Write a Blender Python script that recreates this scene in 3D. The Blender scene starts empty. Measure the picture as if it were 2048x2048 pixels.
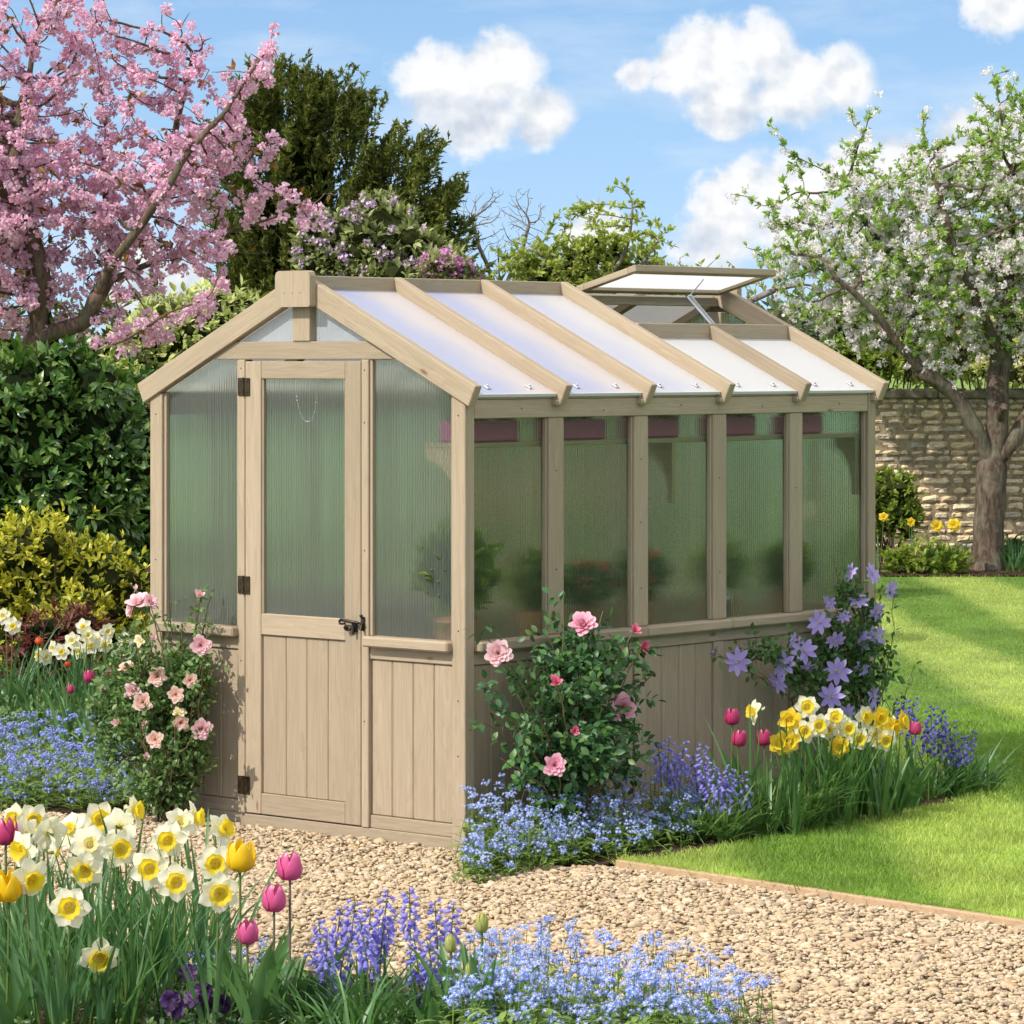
import bpy, math, random
import numpy as np
from mathutils import Vector, Matrix

random.seed(7)
C = bpy.context.scene.collection
SC = bpy.context.scene
FPX = 7036.0            # focal length of the lens in units of 1/2048 frame
EYE = 1.69
PI = math.pi
R = math.radians

def rng(seed): return np.random.default_rng(seed)
def at(px, py, Y):      # point at depth Y on the sight line of a 2048-space feature
    return np.array([(px-1024)/FPX*Y, Y, EYE-(py-720)/FPX*Y])
def at19(px, py, Y): return at(px*1.06004, py*1.06004, Y)
def ground(px, py):
    Y = EYE*FPX/(py-720); return np.array([(px-1024)/FPX*Y, Y, 0.0])

# ---------------------------------------------------------------- mesh helpers
class Geo:
    def __init__(s): s.V=[]; s.T=[]; s.F=[]; s.M=[]; s.n=0
    def add(s, V, F, mat=0, t=None):
        V=np.asarray(V,dtype=np.float32).reshape(-1,3); F=np.asarray(F,dtype=np.int32)
        if len(F)==0: return s
        s.V.append(V); s.T.append(np.zeros(len(V),np.float32) if t is None else np.asarray(t,dtype=np.float32).reshape(-1))
        s.F.append(F+s.n); s.M.append(np.full(len(F),mat,np.int32)); s.n+=len(V); return s
    def mesh(s, name, mats, smooth=True):
        me=bpy.data.meshes.new(name)
        V=np.concatenate(s.V); T=np.concatenate(s.T)
        tot=np.concatenate([np.full(len(f),f.shape[1],np.int32) for f in s.F])
        L=np.concatenate([f.reshape(-1) for f in s.F]); Mi=np.concatenate(s.M)
        start=np.concatenate([[0],np.cumsum(tot)[:-1]]).astype(np.int32)
        me.vertices.add(len(V)); me.vertices.foreach_set('co',V.reshape(-1))
        me.loops.add(len(L)); me.loops.foreach_set('vertex_index',L)
        me.polygons.add(len(tot)); me.polygons.foreach_set('loop_start',start)
        me.polygons.foreach_set('material_index',Mi)
        me.polygons.foreach_set('use_smooth',np.full(len(tot),smooth,bool))
        at_=me.attributes.new('t','FLOAT','POINT'); at_.data.foreach_set('value',T)
        for m in (mats if isinstance(mats,(list,tuple)) else [mats]): me.materials.append(m)
        me.update(calc_edges=True)
        return me
    def build(s, name, mats, parent=None, smooth=True, loc=None):
        o=bpy.data.objects.new(name, s.mesh(name,mats,smooth)); C.objects.link(o)
        if parent is not None: o.parent=parent
        if loc is not None: o.location=loc
        return o

def tag(o,label=None,cat=None,group=None,kind=None):
    if label: o['label']=label
    if cat: o['category']=cat
    if group: o['group']=group
    if kind: o['kind']=kind
    return o
def empty(name,label,cat,loc=(0,0,0),rz=0,group=None,parent=None):
    o=bpy.data.objects.new(name,None); C.objects.link(o); o.location=loc; o.rotation_euler=(0,0,rz)
    o.empty_display_size=.1
    return tag(o,label,cat,group)

def scatter(V,F,T,pos,Rm,sc):
    n=len(pos); k=len(V); sc=np.asarray(sc,float)
    if sc.ndim==0: sc=np.full(n,float(sc))
    if sc.ndim==1: W=V[None]*sc[:,None,None]
    else: W=V[None]*sc[:,None,:]
    W=np.einsum('nij,nkj->nki',Rm,W)+pos[:,None,:]
    FF=(F[None]+(np.arange(n)*k)[:,None,None]).reshape(-1,F.shape[1])
    return W.reshape(-1,3),FF,np.tile(T,n)
def nrm(a): return a/np.maximum(np.linalg.norm(a,axis=-1,keepdims=True),1e-9)
def frames(d,up):       # columns X,Y,Z : Y along d, Z towards up
    Y=nrm(np.asarray(d,float)); X=nrm(np.cross(Y,up)); Z=np.cross(X,Y)
    return np.stack([X,Y,Z],axis=-1)
def rdir(r,n): return nrm(r.normal(size=(n,3)))

def chbox(g,x0,x1,y0,y1,z0,z1,b=.002,mat=0):
    c=np.array([[x0,y0,z0],[x1,y0,z0],[x1,y1,z0],[x0,y1,z0],[x0,y0,z1],[x1,y0,z1],[x1,y1,z1],[x0,y1,z1]],float)
    ctr=c.mean(0); V=[]; 
    for i in range(8):
        s=np.sign(ctr-c[i])*b
        for a in range(3):          # vertex lying on the face whose normal is axis a
            p=c[i]+s; p[a]=c[i][a]; V.append(p)
    def v(i,a): return i*3+a
    Q=[[v(0,2),v(3,2),v(2,2),v(1,2)],[v(4,2),v(5,2),v(6,2),v(7,2)],[v(0,1),v(1,1),v(5,1),v(4,1)],[v(3,1),v(7,1),v(6,1),v(2,1)],
       [v(0,0),v(4,0),v(7,0),v(3,0)],[v(1,0),v(2,0),v(6,0),v(5,0)]]
    E=[(0,1,1,2),(1,2,0,2),(2,3,1,2),(3,0,0,2),(4,5,1,2),(5,6,0,2),(6,7,1,2),(7,4,0,2),(0,4,0,1),(1,5,0,1),(2,6,0,1),(3,7,0,1)]
    for i,j,a,bb in E:
        q=[v(i,a),v(j,a),v(j,bb),v(i,bb)]
        p=[V[k] for k in q]; n=np.cross(p[1]-p[0],p[2]-p[0])
        if np.dot(n,(p[0]+p[2])/2-ctr)<0: q=q[::-1]
        Q.append(q)
    Tn=[]
    for i in range(8):
        q=[v(i,0),v(i,1),v(i,2)]; p=[V[k] for k in q]; n=np.cross(p[1]-p[0],p[2]-p[0])
        if np.dot(n,p[0]-ctr)<0: q=q[::-1]
        Tn.append(q)
    V=np.array(V); n0=g.n
    g.V.append(V.astype(np.float32)); g.T.append(np.zeros(24,np.float32)); g.n+=24
    g.F.append(np.array(Q,np.int32)+n0); g.M.append(np.full(len(Q),mat,np.int32))
    g.F.append(np.array(Tn,np.int32)+n0); g.M.append(np.full(8,mat,np.int32))

def tube(g,P,rad,sides=6,mat=0,cap=True,tt=None):
    P=np.asarray(P,float); n=len(P); rad=np.broadcast_to(np.asarray(rad,float),(n,))
    d=np.gradient(P,axis=0); d=nrm(d)
    ref=np.array([0.3,0.1,1.]) if abs(d[0][2])<.9 else np.array([1.,.2,0.])
    u=np.cross(d[0],ref); u/=np.linalg.norm(u); U=[]
    for i in range(n):
        u=u-d[i]*np.dot(u,d[i]); u/=max(np.linalg.norm(u),1e-9); U.append(u.copy())
    U=np.array(U); W=np.cross(d,U); a=np.arange(sides)*2*PI/sides
    V=P[:,None,:]+rad[:,None,None]*(np.cos(a)[None,:,None]*U[:,None,:]+np.sin(a)[None,:,None]*W[:,None,:])
    i=np.arange(n-1)[:,None]*sides; j=np.arange(sides)[None,:]; k=(j+1)%sides
    F=np.stack([i+j,i+k,i+sides+k,i+sides+j],-1).reshape(-1,4)
    t=np.repeat(np.linspace(0,1,n) if tt is None else tt,sides)
    g.add(V.reshape(-1,3),F,mat,t)
    if cap and sides==4: pass
    if cap:
        cV=np.concatenate([V[-1],P[-1:]+d[-1:]*rad[-1]*.4]); jj=np.arange(sides)
        g.add(cV,np.stack([jj,(jj+1)%sides,np.full(sides,sides)],-1),mat,np.ones(sides+1))

def curve(a,b,bend=(0,0,0),n=8):
    a=np.asarray(a,float); b=np.asarray(b,float); s=np.linspace(0,1,n)[:,None]
    return a*(1-s)+b*s+np.asarray(bend,float)*(4*s*(1-s))

def leafmesh(w=.4,n=3,fold=.1,droop=.2,peak=.45,wave=0.):   # length 1 along +Y, three columns, pointed
    v=np.linspace(0,1,n+1); V=[];T=[]
    for i,s in enumerate(v):
        ww=w*.5*(math.sin(PI*s**(math.log(.5)/math.log(peak))))**.8 if 0<s<1 else (.02*w)
        z=-droop*s*s+wave*math.sin(s*9)
        V+= [(-ww,s,z+fold*ww*2),(0,s,z),(ww,s,z+fold*ww*2)]; T+=[s]*3
    F=[]
    for i in range(n):
        a=i*3; F+=[[a,a+1,a+4,a+3],[a+1,a+2,a+5,a+4]]
    return np.array(V,float),np.array(F),np.array(T,float)
def diamond(w=.45,fold=.12,droop=.12):
    return (np.array([[0,0,0],[w/2,.45,fold],[0,1,-droop],[-w/2,.45,fold]],float),np.array([[0,1,2],[0,2,3]]),np.array([0,.5,1,.5]))
def blades(g,base,az,length,lean,droop,width,nseg=4,fold=0.,mat=0,r=None,yaw=None,taper=1.,power=1.5):
    base=np.asarray(base,float); N=len(base)
    f=lambda x: np.broadcast_to(np.asarray(x,float),(N,))
    az,length,lean,droop,width=map(f,(az,length,lean,droop,width))
    s=np.linspace(0,1,nseg+1); th=lean[:,None]+droop[:,None]*s[None]**power
    hx=np.concatenate([np.zeros((N,1)),np.cumsum((np.sin(th[:,1:])+np.sin(th[:,:-1]))/2,1)],1)*(length/nseg)[:,None]
    hz=np.concatenate([np.zeros((N,1)),np.cumsum((np.cos(th[:,1:])+np.cos(th[:,:-1]))/2,1)],1)*(length/nseg)[:,None]
    P=np.stack([base[:,None,0]+hx*np.cos(az)[:,None],base[:,None,1]+hx*np.sin(az)[:,None],base[:,None,2]+hz],-1)
    y=az+PI/2 if yaw is None else yaw
    wd=np.stack([np.cos(y),np.sin(y),np.zeros(N)],-1)
    prof=np.minimum(1,(1-s)**.6*1.25*taper+.02)*np.minimum(1,.55+s*2.2)
    W=wd[:,None,:]*(width[:,None]*prof[None])[...,None]*.5
    if fold:
        nn=np.stack([-np.cos(az)[:,None]*np.cos(th),-np.sin(az)[:,None]*np.cos(th),np.sin(th)],-1)*(width[:,None]*prof[None]*fold)[...,None]
        V=np.stack([P-W+nn,P,P+W+nn],2); c=3
        F=[]
        for i in range(nseg): a=i*3; F+=[[a,a+1,a+4,a+3],[a+1,a+2,a+5,a+4]]
    else:
        V=np.stack([P-W,P+W],2); c=2
        F=[[i*2,i*2+1,i*2+3,i*2+2] for i in range(nseg)]
    k=c*(nseg+1); F=np.array(F)
    FF=(F[None]+(np.arange(N)*k)[:,None,None]).reshape(-1,4)
    g.add(V.reshape(-1,3),FF,mat,np.tile(np.repeat(s,c),N))

# ---------------------------------------------------------------- node helpers
class NT:
    def __init__(s,nt): s.nt=nt
    def n(s,t,**k):
        nd=s.nt.nodes.new(t)
        for a,b in k.items():
            if a.startswith('i_'): 
                key=a[2:]; nd.inputs[int(key) if key.isdigit() else key.replace('_',' ')].default_value=b
            else: setattr(nd,a,b)
        return nd
    def set(s,sock,v):
        if isinstance(v,bpy.types.NodeSocket): s.nt.links.new(v,sock)
        elif v is not None:
            try: sock.default_value=v
            except Exception: sock.default_value=(v,v,v) if not hasattr(v,'__len__') else tuple(v)[:3]
    def m(s,op,a,b=None,c=None,clamp=False):
        nd=s.n('ShaderNodeMath',operation=op,use_clamp=clamp)
        for i,v in enumerate((a,b,c)):
            if v is not None: s.set(nd.inputs[i],v)
        return nd.outputs[0]
    def mix(s,f,a,b,typ='MIX'):
        nd=s.n('ShaderNodeMix',data_type='RGBA',blend_type=typ,clamp_factor=True)
        s.set(nd.inputs['Factor'],f)
        for i,v in ((6,a),(7,b)):
            if isinstance(v,bpy.types.NodeSocket): s.nt.links.new(v,nd.inputs[i])
            else: nd.inputs[i].default_value=(*v[:3],1)
        return nd.outputs[2]
    def ramp(s,f,stops,interp='LINEAR'):
        nd=s.n('ShaderNodeValToRGB'); nd.color_ramp.interpolation=interp; e=nd.color_ramp.elements
        while len(e)<len(stops): e.new(.5)
        for k,(p,c) in enumerate(stops):
            e[k].position=p; e[k].color=(*c,1) if hasattr(c,'__len__') else (c,c,c,1)
        s.set(nd.inputs[0],f); return nd.outputs[0]
    def map(s,vec,scale=(1,1,1),loc=(0,0,0),rot=(0,0,0)):
        nd=s.n('ShaderNodeMapping'); s.set(nd.inputs['Vector'],vec); nd.inputs['Scale'].default_value=scale
        s.set(nd.inputs['Location'],loc); nd.inputs['Rotation'].default_value=rot; return nd.outputs[0]
    def noise(s,vec,scale=5,detail=4,rough=.55,dist=0.):
        nd=s.n('ShaderNodeTexNoise'); s.set(nd.inputs['Vector'],vec); nd.inputs['Scale'].default_value=scale
        nd.inputs['Detail'].default_value=detail; nd.inputs['Roughness'].default_value=rough; nd.inputs['Distortion'].default_value=dist
        return nd.outputs['Fac']
    def bump(s,h,strength=.3,dist=.01):
        nd=s.n('ShaderNodeBump'); nd.inputs['Strength'].default_value=strength; nd.inputs['Distance'].default_value=dist
        s.set(nd.inputs['Height'],h); return nd.outputs[0]
def newmat(name):
    m=bpy.data.materials.new(name); m.use_nodes=True; nt=m.node_tree; nt.nodes.clear(); t=NT(nt)
    out=t.n('ShaderNodeOutputMaterial'); return m,t,out
def princ(t,col=None,rough=.6,spec=.5,normal=None,metal=0.,**k):
    p=t.n('ShaderNodeBsdfPrincipled')
    if col is not None:
        if isinstance(col,bpy.types.NodeSocket): t.nt.links.new(col,p.inputs['Base Color'])
        else: p.inputs['Base Color'].default_value=(*col,1)
    t.set(p.inputs['Roughness'],rough); p.inputs['Specular IOR Level'].default_value=spec; p.inputs['Metallic'].default_value=metal
    if normal is not None: t.nt.links.new(normal,p.inputs['Normal'])
    return p
def fin(t,out,sh): t.nt.links.new(sh.outputs[0] if hasattr(sh,'outputs') else sh,out.inputs['Surface'])
def objco(t): return t.n('ShaderNodeTexCoord').outputs['Object']
def island(t): return t.n('ShaderNodeNewGeometry').outputs['Random Per Island']
def attr(t,name='t'): return t.n('ShaderNodeAttribute',attribute_name=name).outputs['Fac']

def leafmat(name,cols,trans=.35,rough=.45,spec=.4,base=None,tip=None,clump=.35,cscale=6.,tcol=None,tmul=1.25):
    m,t,out=newmat(name)
    n=len(cols); c=t.ramp(island(t),[(i/max(n-1,1),k) for i,k in enumerate(cols)])
    if base is not None: c=t.mix(t.ramp(attr(t),[(0,1.),(base[1],0.)]),c,base[0])
    if tip is not None: c=t.mix(t.ramp(attr(t),[(tip[1],0.),(1,1.)]),c,tip[0])
    if clump:
        nz=t.noise(objco(t),cscale,3); f=t.ramp(nz,[(.3,1-clump),(.7,1+clump*.6)])
        c=t.mix(1.,c,f,'MULTIPLY')
    p=princ(t,c,rough,spec)
    tr=t.n('ShaderNodeBsdfTranslucent'); tc=t.mix(1.,c,(tcol if tcol else (tmul,tmul*1.05,tmul*.7)),'MULTIPLY')
    t.nt.links.new(tc,tr.inputs[0])
    mx=t.n('ShaderNodeMixShader',i_0=trans); t.nt.links.new(p.outputs[0],mx.inputs[1]); t.nt.links.new(tr.outputs[0],mx.inputs[2])
    fin(t,out,mx); return m
def simple(name,col,rough=.6,spec=.5,metal=0.,nz=.15,scale=40,bump=0.):
    m,t,out=newmat(name); f=t.noise(objco(t),scale,4)
    c=t.mix(1.,col,t.ramp(f,[(.3,1-nz),(.7,1+nz)]),'MULTIPLY')
    fin(t,out,princ(t,c,rough,spec,t.bump(f,bump,.002) if bump else None,metal)); return m

# ---------------------------------------------------------------- materials of the setting
def make_wood(name,dark,light,knots=True,rough=.72):
    m,t,out=newmat(name)
    rnd=t.n('ShaderNodeObjectInfo').outputs['Random']
    off=t.m('MULTIPLY',rnd,37.)
    cb=t.n('ShaderNodeCombineXYZ'); 
    for i in range(3): t.nt.links.new(off,cb.inputs[i])
    isl=t.m('MULTIPLY',island(t),11.); cb2=t.n('ShaderNodeCombineXYZ'); t.nt.links.new(isl,cb2.inputs[0]); t.nt.links.new(isl,cb2.inputs[2])
    ad=t.n('ShaderNodeVectorMath',operation='ADD'); t.nt.links.new(cb.outputs[0],ad.inputs[0]); t.nt.links.new(cb2.outputs[0],ad.inputs[1])
    oc=objco(t)
    big=t.noise(t.map(oc,(1.3,16,16),ad.outputs[0]),1.,3,.5,1.4)
    rings=t.m('FRACT',t.m('MULTIPLY',big,7.))
    grain=t.ramp(rings,[(0,.0),(.75,.75),(.93,1.),(1,.1)])
    fine=t.noise(t.map(oc,(5,260,260),ad.outputs[0]),1.,3,.6)
    blot=t.noise(t.map(oc,(1.5,5,5),ad.outputs[0]),1.3,3,.5)
    c=t.mix(grain,light,dark)
    c=t.mix(.55,c,t.mix(blot,light,dark))
    c=t.mix(1.,c,t.ramp(fine,[(.25,.86),(.75,1.1)]),'MULTIPLY')
    c=t.mix(1.,c,t.ramp(rnd,[(0,.86),(.5,1.),(1,1.09)]),'MULTIPLY')
    if knots:
        vo=t.n('ShaderNodeTexVoronoi',feature='F1'); t.nt.links.new(t.map(oc,(3.2,9,9),ad.outputs[0]),vo.inputs['Vector']); vo.inputs['Scale'].default_value=1.
        sep=t.n('ShaderNodeSeparateColor'); t.nt.links.new(vo.outputs['Color'],sep.inputs[0])
        k=t.m('MULTIPLY',t.ramp(vo.outputs['Distance'],[(.035,1.),(.085,0.)]),t.m('GREATER_THAN',sep.outputs[0],.42))
        c=t.mix(t.m('MULTIPLY',k,.85),c,(.17,.09,.045))
    b=t.bump(t.m('ADD',t.m('MULTIPLY',fine,.6),t.m('MULTIPLY',grain,.35)),.35,.0015)
    fin(t,out,princ(t,c,rough,.25,b)); return m
WOOD=make_wood('pressure_treated_wood',(.325,.255,.172),(.425,.342,.243))
WOODIN=make_wood('inner_wood',(.42,.30,.19),(.54,.40,.26),knots=False)
EDGE=make_wood('edging_wood',(.36,.24,.14),(.5,.35,.22))

def make_pane(name,milk,rough,ribs=True,tint=(.93,.96,.95),thru=.25,ior=1.18,axis=0,tl_=.5,dcol=(.80,.84,.86),lit_strip=None):
    m,t,out=newmat(name); oc=objco(t)
    sx=t.n('ShaderNodeSeparateXYZ'); t.nt.links.new(oc,sx.inputs[0])
    w=t.m('SINE',t.m('MULTIPLY',sx.outputs[axis],2*PI/.0125))
    nz=t.noise(t.map(oc,(60,60,60) if axis else (120,1,1.2)),1.,2)
    h=t.m('ADD',w,t.m('MULTIPLY',nz,1.5))
    b=t.bump(h,.6 if ribs else .1,.0014)
    rf=t.n('ShaderNodeBsdfRefraction',i_Roughness=rough,i_IOR=ior); rf.inputs['Color'].default_value=(*tint,1); t.nt.links.new(b,rf.inputs['Normal'])
    tp=t.n('ShaderNodeBsdfTransparent'); tp.inputs[0].default_value=(*tint,1)
    m1=t.n('ShaderNodeMixShader',i_0=thru); t.nt.links.new(rf.outputs[0],m1.inputs[1]); t.nt.links.new(tp.outputs[0],m1.inputs[2])
    df=t.n('ShaderNodeBsdfDiffuse'); df.inputs[0].default_value=(*dcol,1)
    if lit_strip: t.nt.links.new(t.mix(t.ramp(t.m('ADD',t.m('DIVIDE',sx.outputs[0],.45),t.m('MULTIPLY',t.m('SUBTRACT',t.noise(oc,4.,3),.5),.5)),[(.42,0.),(.80,1.)]),dcol,lit_strip),df.inputs[0])  # painted light: sheet colour shifts sideways into a warm lit strip
    tl=t.n('ShaderNodeBsdfTranslucent'); tl.inputs[0].default_value=(.86,.87,.9,1)
    m2=t.n('ShaderNodeMixShader',i_0=tl_); t.nt.links.new(df.outputs[0],m2.inputs[1]); t.nt.links.new(tl.outputs[0],m2.inputs[2])
    mk=t.m('ADD',t.m('MULTIPLY_ADD',w,.045 if ribs else .0,milk),t.m('MULTIPLY',t.m('SUBTRACT',nz,.5),.10)) 
    m3=t.n('ShaderNodeMixShader'); t.nt.links.new(mk,m3.inputs[0]); t.nt.links.new(m1.outputs[0],m3.inputs[1]); t.nt.links.new(m2.outputs[0],m3.inputs[2])
    gl=t.n('ShaderNodeBsdfGlossy',i_Roughness=.12); t.nt.links.new(b,gl.inputs['Normal'])
    fr=t.n('ShaderNodeFresnel',i_IOR=1.4)
    m4=t.n('ShaderNodeMixShader'); t.nt.links.new(t.m('MULTIPLY',fr.outputs[0],.8),m4.inputs[0]); t.nt.links.new(m3.outputs[0],m4.inputs[1]); t.nt.links.new(gl.outputs[0],m4.inputs[2])
    fin(t,out,m4); return m
PANE=make_pane('ribbed_polycarbonate',.055,.26,tint=(.86,.985,.85),thru=.05,dcol=(.60,.72,.62))
ROOFP=make_pane('milky_roof_polycarbonate',.93,.5,thru=.1,tl_=.38,dcol=(.93,.93,.95))
ROOFM=make_pane('milky_roof_painted_cool_reflection',.93,.5,thru=.1,tl_=.38,dcol=(.74,.76,.92),lit_strip=(.92,.89,.90))  # fainter cool reflection and lit strip painted into the sheet colour
ROOFL=make_pane('milky_roof_painted_lavender_reflection',.93,.5,thru=.1,tl_=.38,dcol=(.60,.64,.88),lit_strip=(.88,.80,.80))  # lavender reflection and lit strip painted into the sheet colour
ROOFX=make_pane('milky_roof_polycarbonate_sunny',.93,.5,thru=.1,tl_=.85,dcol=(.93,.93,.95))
PANEF=make_pane('ribbed_polycarbonate_front',.12,.28,tint=(.88,.98,.88),thru=.05,dcol=(.78,.86,.88))
GABP=make_pane('gable_polycarbonate',.50,.3,tl_=.3,dcol=(.72,.78,.86))
VENTP=make_pane('vent_polycarbonate',.85,.35,tl_=.85)
DARKMETAL=simple('bronzed_black_iron',(.035,.028,.022),.4,.5,.7,.3,60,.2)
BRONZE=simple('dark_bronze_hinge',(.075,.05,.028),.42,.5,.75,.35,60,.2)
STEEL=simple('galvanised_steel',(.62,.63,.66),.5,.5,.9,.15,30)
PLAST=simple('pale_edge_trim',(.62,.63,.68),.5,.4,0,.05)
DARKGAP=simple('shadow_gap_lining',(.02,.015,.01),.9)

def make_soil():
    m,t,out=newmat('dark_soil'); oc=objco(t)
    a=t.noise(oc,9,6,.7); b=t.noise(oc,60,5,.7)
    c=t.ramp(a,[(.3,(.035,.022,.014)),(.55,(.075,.048,.03)),(.75,(.13,.09,.06))])
    c=t.mix(1.,c,t.ramp(b,[(.3,.6),(.7,1.3)]),'MULTIPLY')
    fin(t,out,princ(t,c,.95,.15,t.bump(b,.9,.02))); return m
SOIL=make_soil()
def lawncol(t,light,dark,islandmix=None):
    geo=t.n('ShaderNodeNewGeometry').outputs['Position']
    sx=t.n('ShaderNodeSeparateXYZ'); t.nt.links.new(geo,sx.inputs[0])
    wob=t.noise(t.map(geo,(.25,.25,.25)),1.,1)
    u=t.m('ADD',t.m('MULTIPLY_ADD',sx.outputs[1],.035,sx.outputs[0]),t.m('MULTIPLY',wob,.55))
    w=t.m('SINE',t.m('MULTIPLY_ADD',u,2*PI/1.15,1.35))
    s=t.ramp(t.m('MULTIPLY_ADD',w,.5,.5),[(.3,0.),(.7,1.)])
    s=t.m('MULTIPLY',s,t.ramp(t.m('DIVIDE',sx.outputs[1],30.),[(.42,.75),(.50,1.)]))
    c=t.mix(s,dark,light)
    p=t.noise(t.map(geo,(1,1,1)),2.5,4)
    c=t.mix(1.,c,t.ramp(p,[(.3,.75),(.7,1.2)]),'MULTIPLY')
    return c
def make_lawn():
    m,t,out=newmat('lawn_ground'); c=lawncol(t,(.31,.41,.10),(.15,.26,.05))
    g=t.n('ShaderNodeNewGeometry').outputs['Position']; f=t.noise(t.map(g,(1,1,1)),70,3,.7)
    c=t.mix(1.,c,t.ramp(f,[(.3,.45),(.7,1.25)]),'MULTIPLY')
    fin(t,out,princ(t,c,.9,.1,t.bump(f,.6,.03))); return m
def make_grass():
    m,t,out=newmat('grass_blade'); c=lawncol(t,(.50,.60,.18),(.22,.35,.07))
    c=t.mix(1.,c,t.ramp(island(t),[(0,(.65,.75,.6)),(.6,(1.05,1.05,.9)),(.93,(1.3,1.2,1.1)),(1,(1.7,1.3,1.4))]),'MULTIPLY')
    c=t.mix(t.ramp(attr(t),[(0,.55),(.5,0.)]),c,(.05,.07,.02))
    p=princ(t,c,.45,.35); tr=t.n('ShaderNodeBsdfTranslucent'); t.nt.links.new(t.mix(1.,c,(1.3,1.4,.7),'MULTIPLY'),tr.inputs[0])
    mx=t.n('ShaderNodeMixShader',i_0=.4); t.nt.links.new(p.outputs[0],mx.inputs[1]); t.nt.links.new(tr.outputs[0],mx.inputs[2]); fin(t,out,mx); return m
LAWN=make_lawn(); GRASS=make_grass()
def make_gravel(name,sheet):
    m,t,out=newmat(name); oc=objco(t)
    if sheet:
        f=t.noise(oc,55,4,.7); c=t.ramp(f,[(.3,(.15,.11,.07)),(.7,(.36,.28,.19))]); fin(t,out,princ(t,c,.95,.1,t.bump(f,1.,.02)))
    else:
        i=island(t)
        c=t.ramp(i,[(0,(.43,.32,.195)),(.3,(.57,.45,.295)),(.5,(.49,.36,.225)),(.65,(.66,.55,.395)),(.8,(.39,.29,.185)),(.9,(.56,.44,.305)),(.97,(.26,.21,.16)),(1,(.46,.28,.145))])
        f=t.noise(oc,130,4,.7); c=t.mix(1.,c,t.ramp(f,[(.25,.78),(.75,1.15)]),'MULTIPLY')
        fin(t,out,princ(t,c,.85,.25,t.bump(f,.5,.002)))
    return m
GRAV=make_gravel('gravel_bed',True); STONE=make_gravel('gravel_stone',False)
def make_wallstone():
    m,t,out=newmat('honey_limestone'); oc=objco(t)
    c=t.ramp(island(t),[(0,(.68,.53,.33)),(.25,(.78,.63,.42)),(.45,(.72,.56,.34)),(.6,(.84,.70,.50)),(.78,(.62,.51,.36)),(.9,(.48,.43,.36)),(1,(.76,.6,.37))])
    a=t.noise(oc,14,5,.65); b=t.noise(oc,60,5,.7)
    c=t.mix(1.,c,t.ramp(a,[(.3,.80),(.7,1.3)]),'MULTIPLY'); c=t.mix(1.,c,t.ramp(b,[(.3,.75),(.7,1.15)]),'MULTIPLY')
    fin(t,out,princ(t,c,.9,.15,t.bump(t.m('ADD',a,t.m('MULTIPLY',b,.5)),.9,.02))); return m
WSTONE=make_wallstone()
MORTAR=simple('dark_mortar',(.30,.235,.15),.95,.1,0,.4,30,.6)
COPING=simple('weathered_coping_stone',(.24,.20,.14),.95,.1,0,.5,12,.8)
def make_bark(name,a,b,c3):
    m,t,out=newmat(name); oc=objco(t)
    f=t.noise(t.map(oc,(22,22,6)),1.,5,.7,1.); g=t.noise(oc,5,4,.6)
    c=t.mix(t.ramp(g,[(.45,0.),(.62,1.)]),t.ramp(f,[(.3,a),(.7,b)]),c3)
    c=t.mix(1.,c,t.ramp(f,[(.3,.6),(.6,1.15)]),'MULTIPLY')
    fin(t,out,princ(t,c,.9,.15,t.bump(f,1.,.02))); return m
BARK_A=make_bark('apple_bark',(.055,.038,.028),(.17,.125,.095),(.17,.15,.11))
BARK_C=make_bark('cherry_bark',(.09,.055,.04),(.20,.135,.10),(.13,.11,.07))
BARK_G=make_bark('grey_twig_bark',(.16,.13,.11),(.36,.31,.27),(.26,.24,.2))
# ---------------------------------------------------------------- camera, sun, sky
cam=bpy.data.cameras.new('camera'); co=bpy.data.objects.new('camera',cam); C.objects.link(co)
co.location=(0,0,EYE); co.rotation_euler=(PI/2,0,0); cam.sensor_width=36; cam.lens=36*FPX/2048
cam.shift_y=-304/2048; cam.clip_start=.1; cam.clip_end=3000; SC.camera=co
SUNAZ,SUNEL=R(37),R(43)
sd=Vector((math.cos(SUNAZ)*math.cos(SUNEL),math.sin(SUNAZ)*math.cos(SUNEL),-math.sin(SUNEL)))
sl=bpy.data.lights.new('sun','SUN'); sl.energy=4.5; sl.angle=R(.55); sl.color=(1,.93,.83)
so=bpy.data.objects.new('sun',sl); C.objects.link(so); so.rotation_euler=sd.to_track_quat('-Z','Y').to_euler()
so.location=(-4,-4,8)
SC.view_settings.view_transform='Standard'; SC.view_settings.look='None'; SC.view_settings.exposure=0
SC.cycles.use_denoising=True; SC.cycles.max_bounces=8; SC.cycles.diffuse_bounces=3; SC.cycles.transmission_bounces=6
SC.cycles.transparent_max_bounces=12; SC.cycles.glossy_bounces=3; SC.cycles.caustics_reflective=False; SC.cycles.caustics_refractive=True
SC.cycles.sample_clamp_indirect=6; SC.cycles.use_adaptive_sampling=True; SC.cycles.adaptive_threshold=.03

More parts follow.
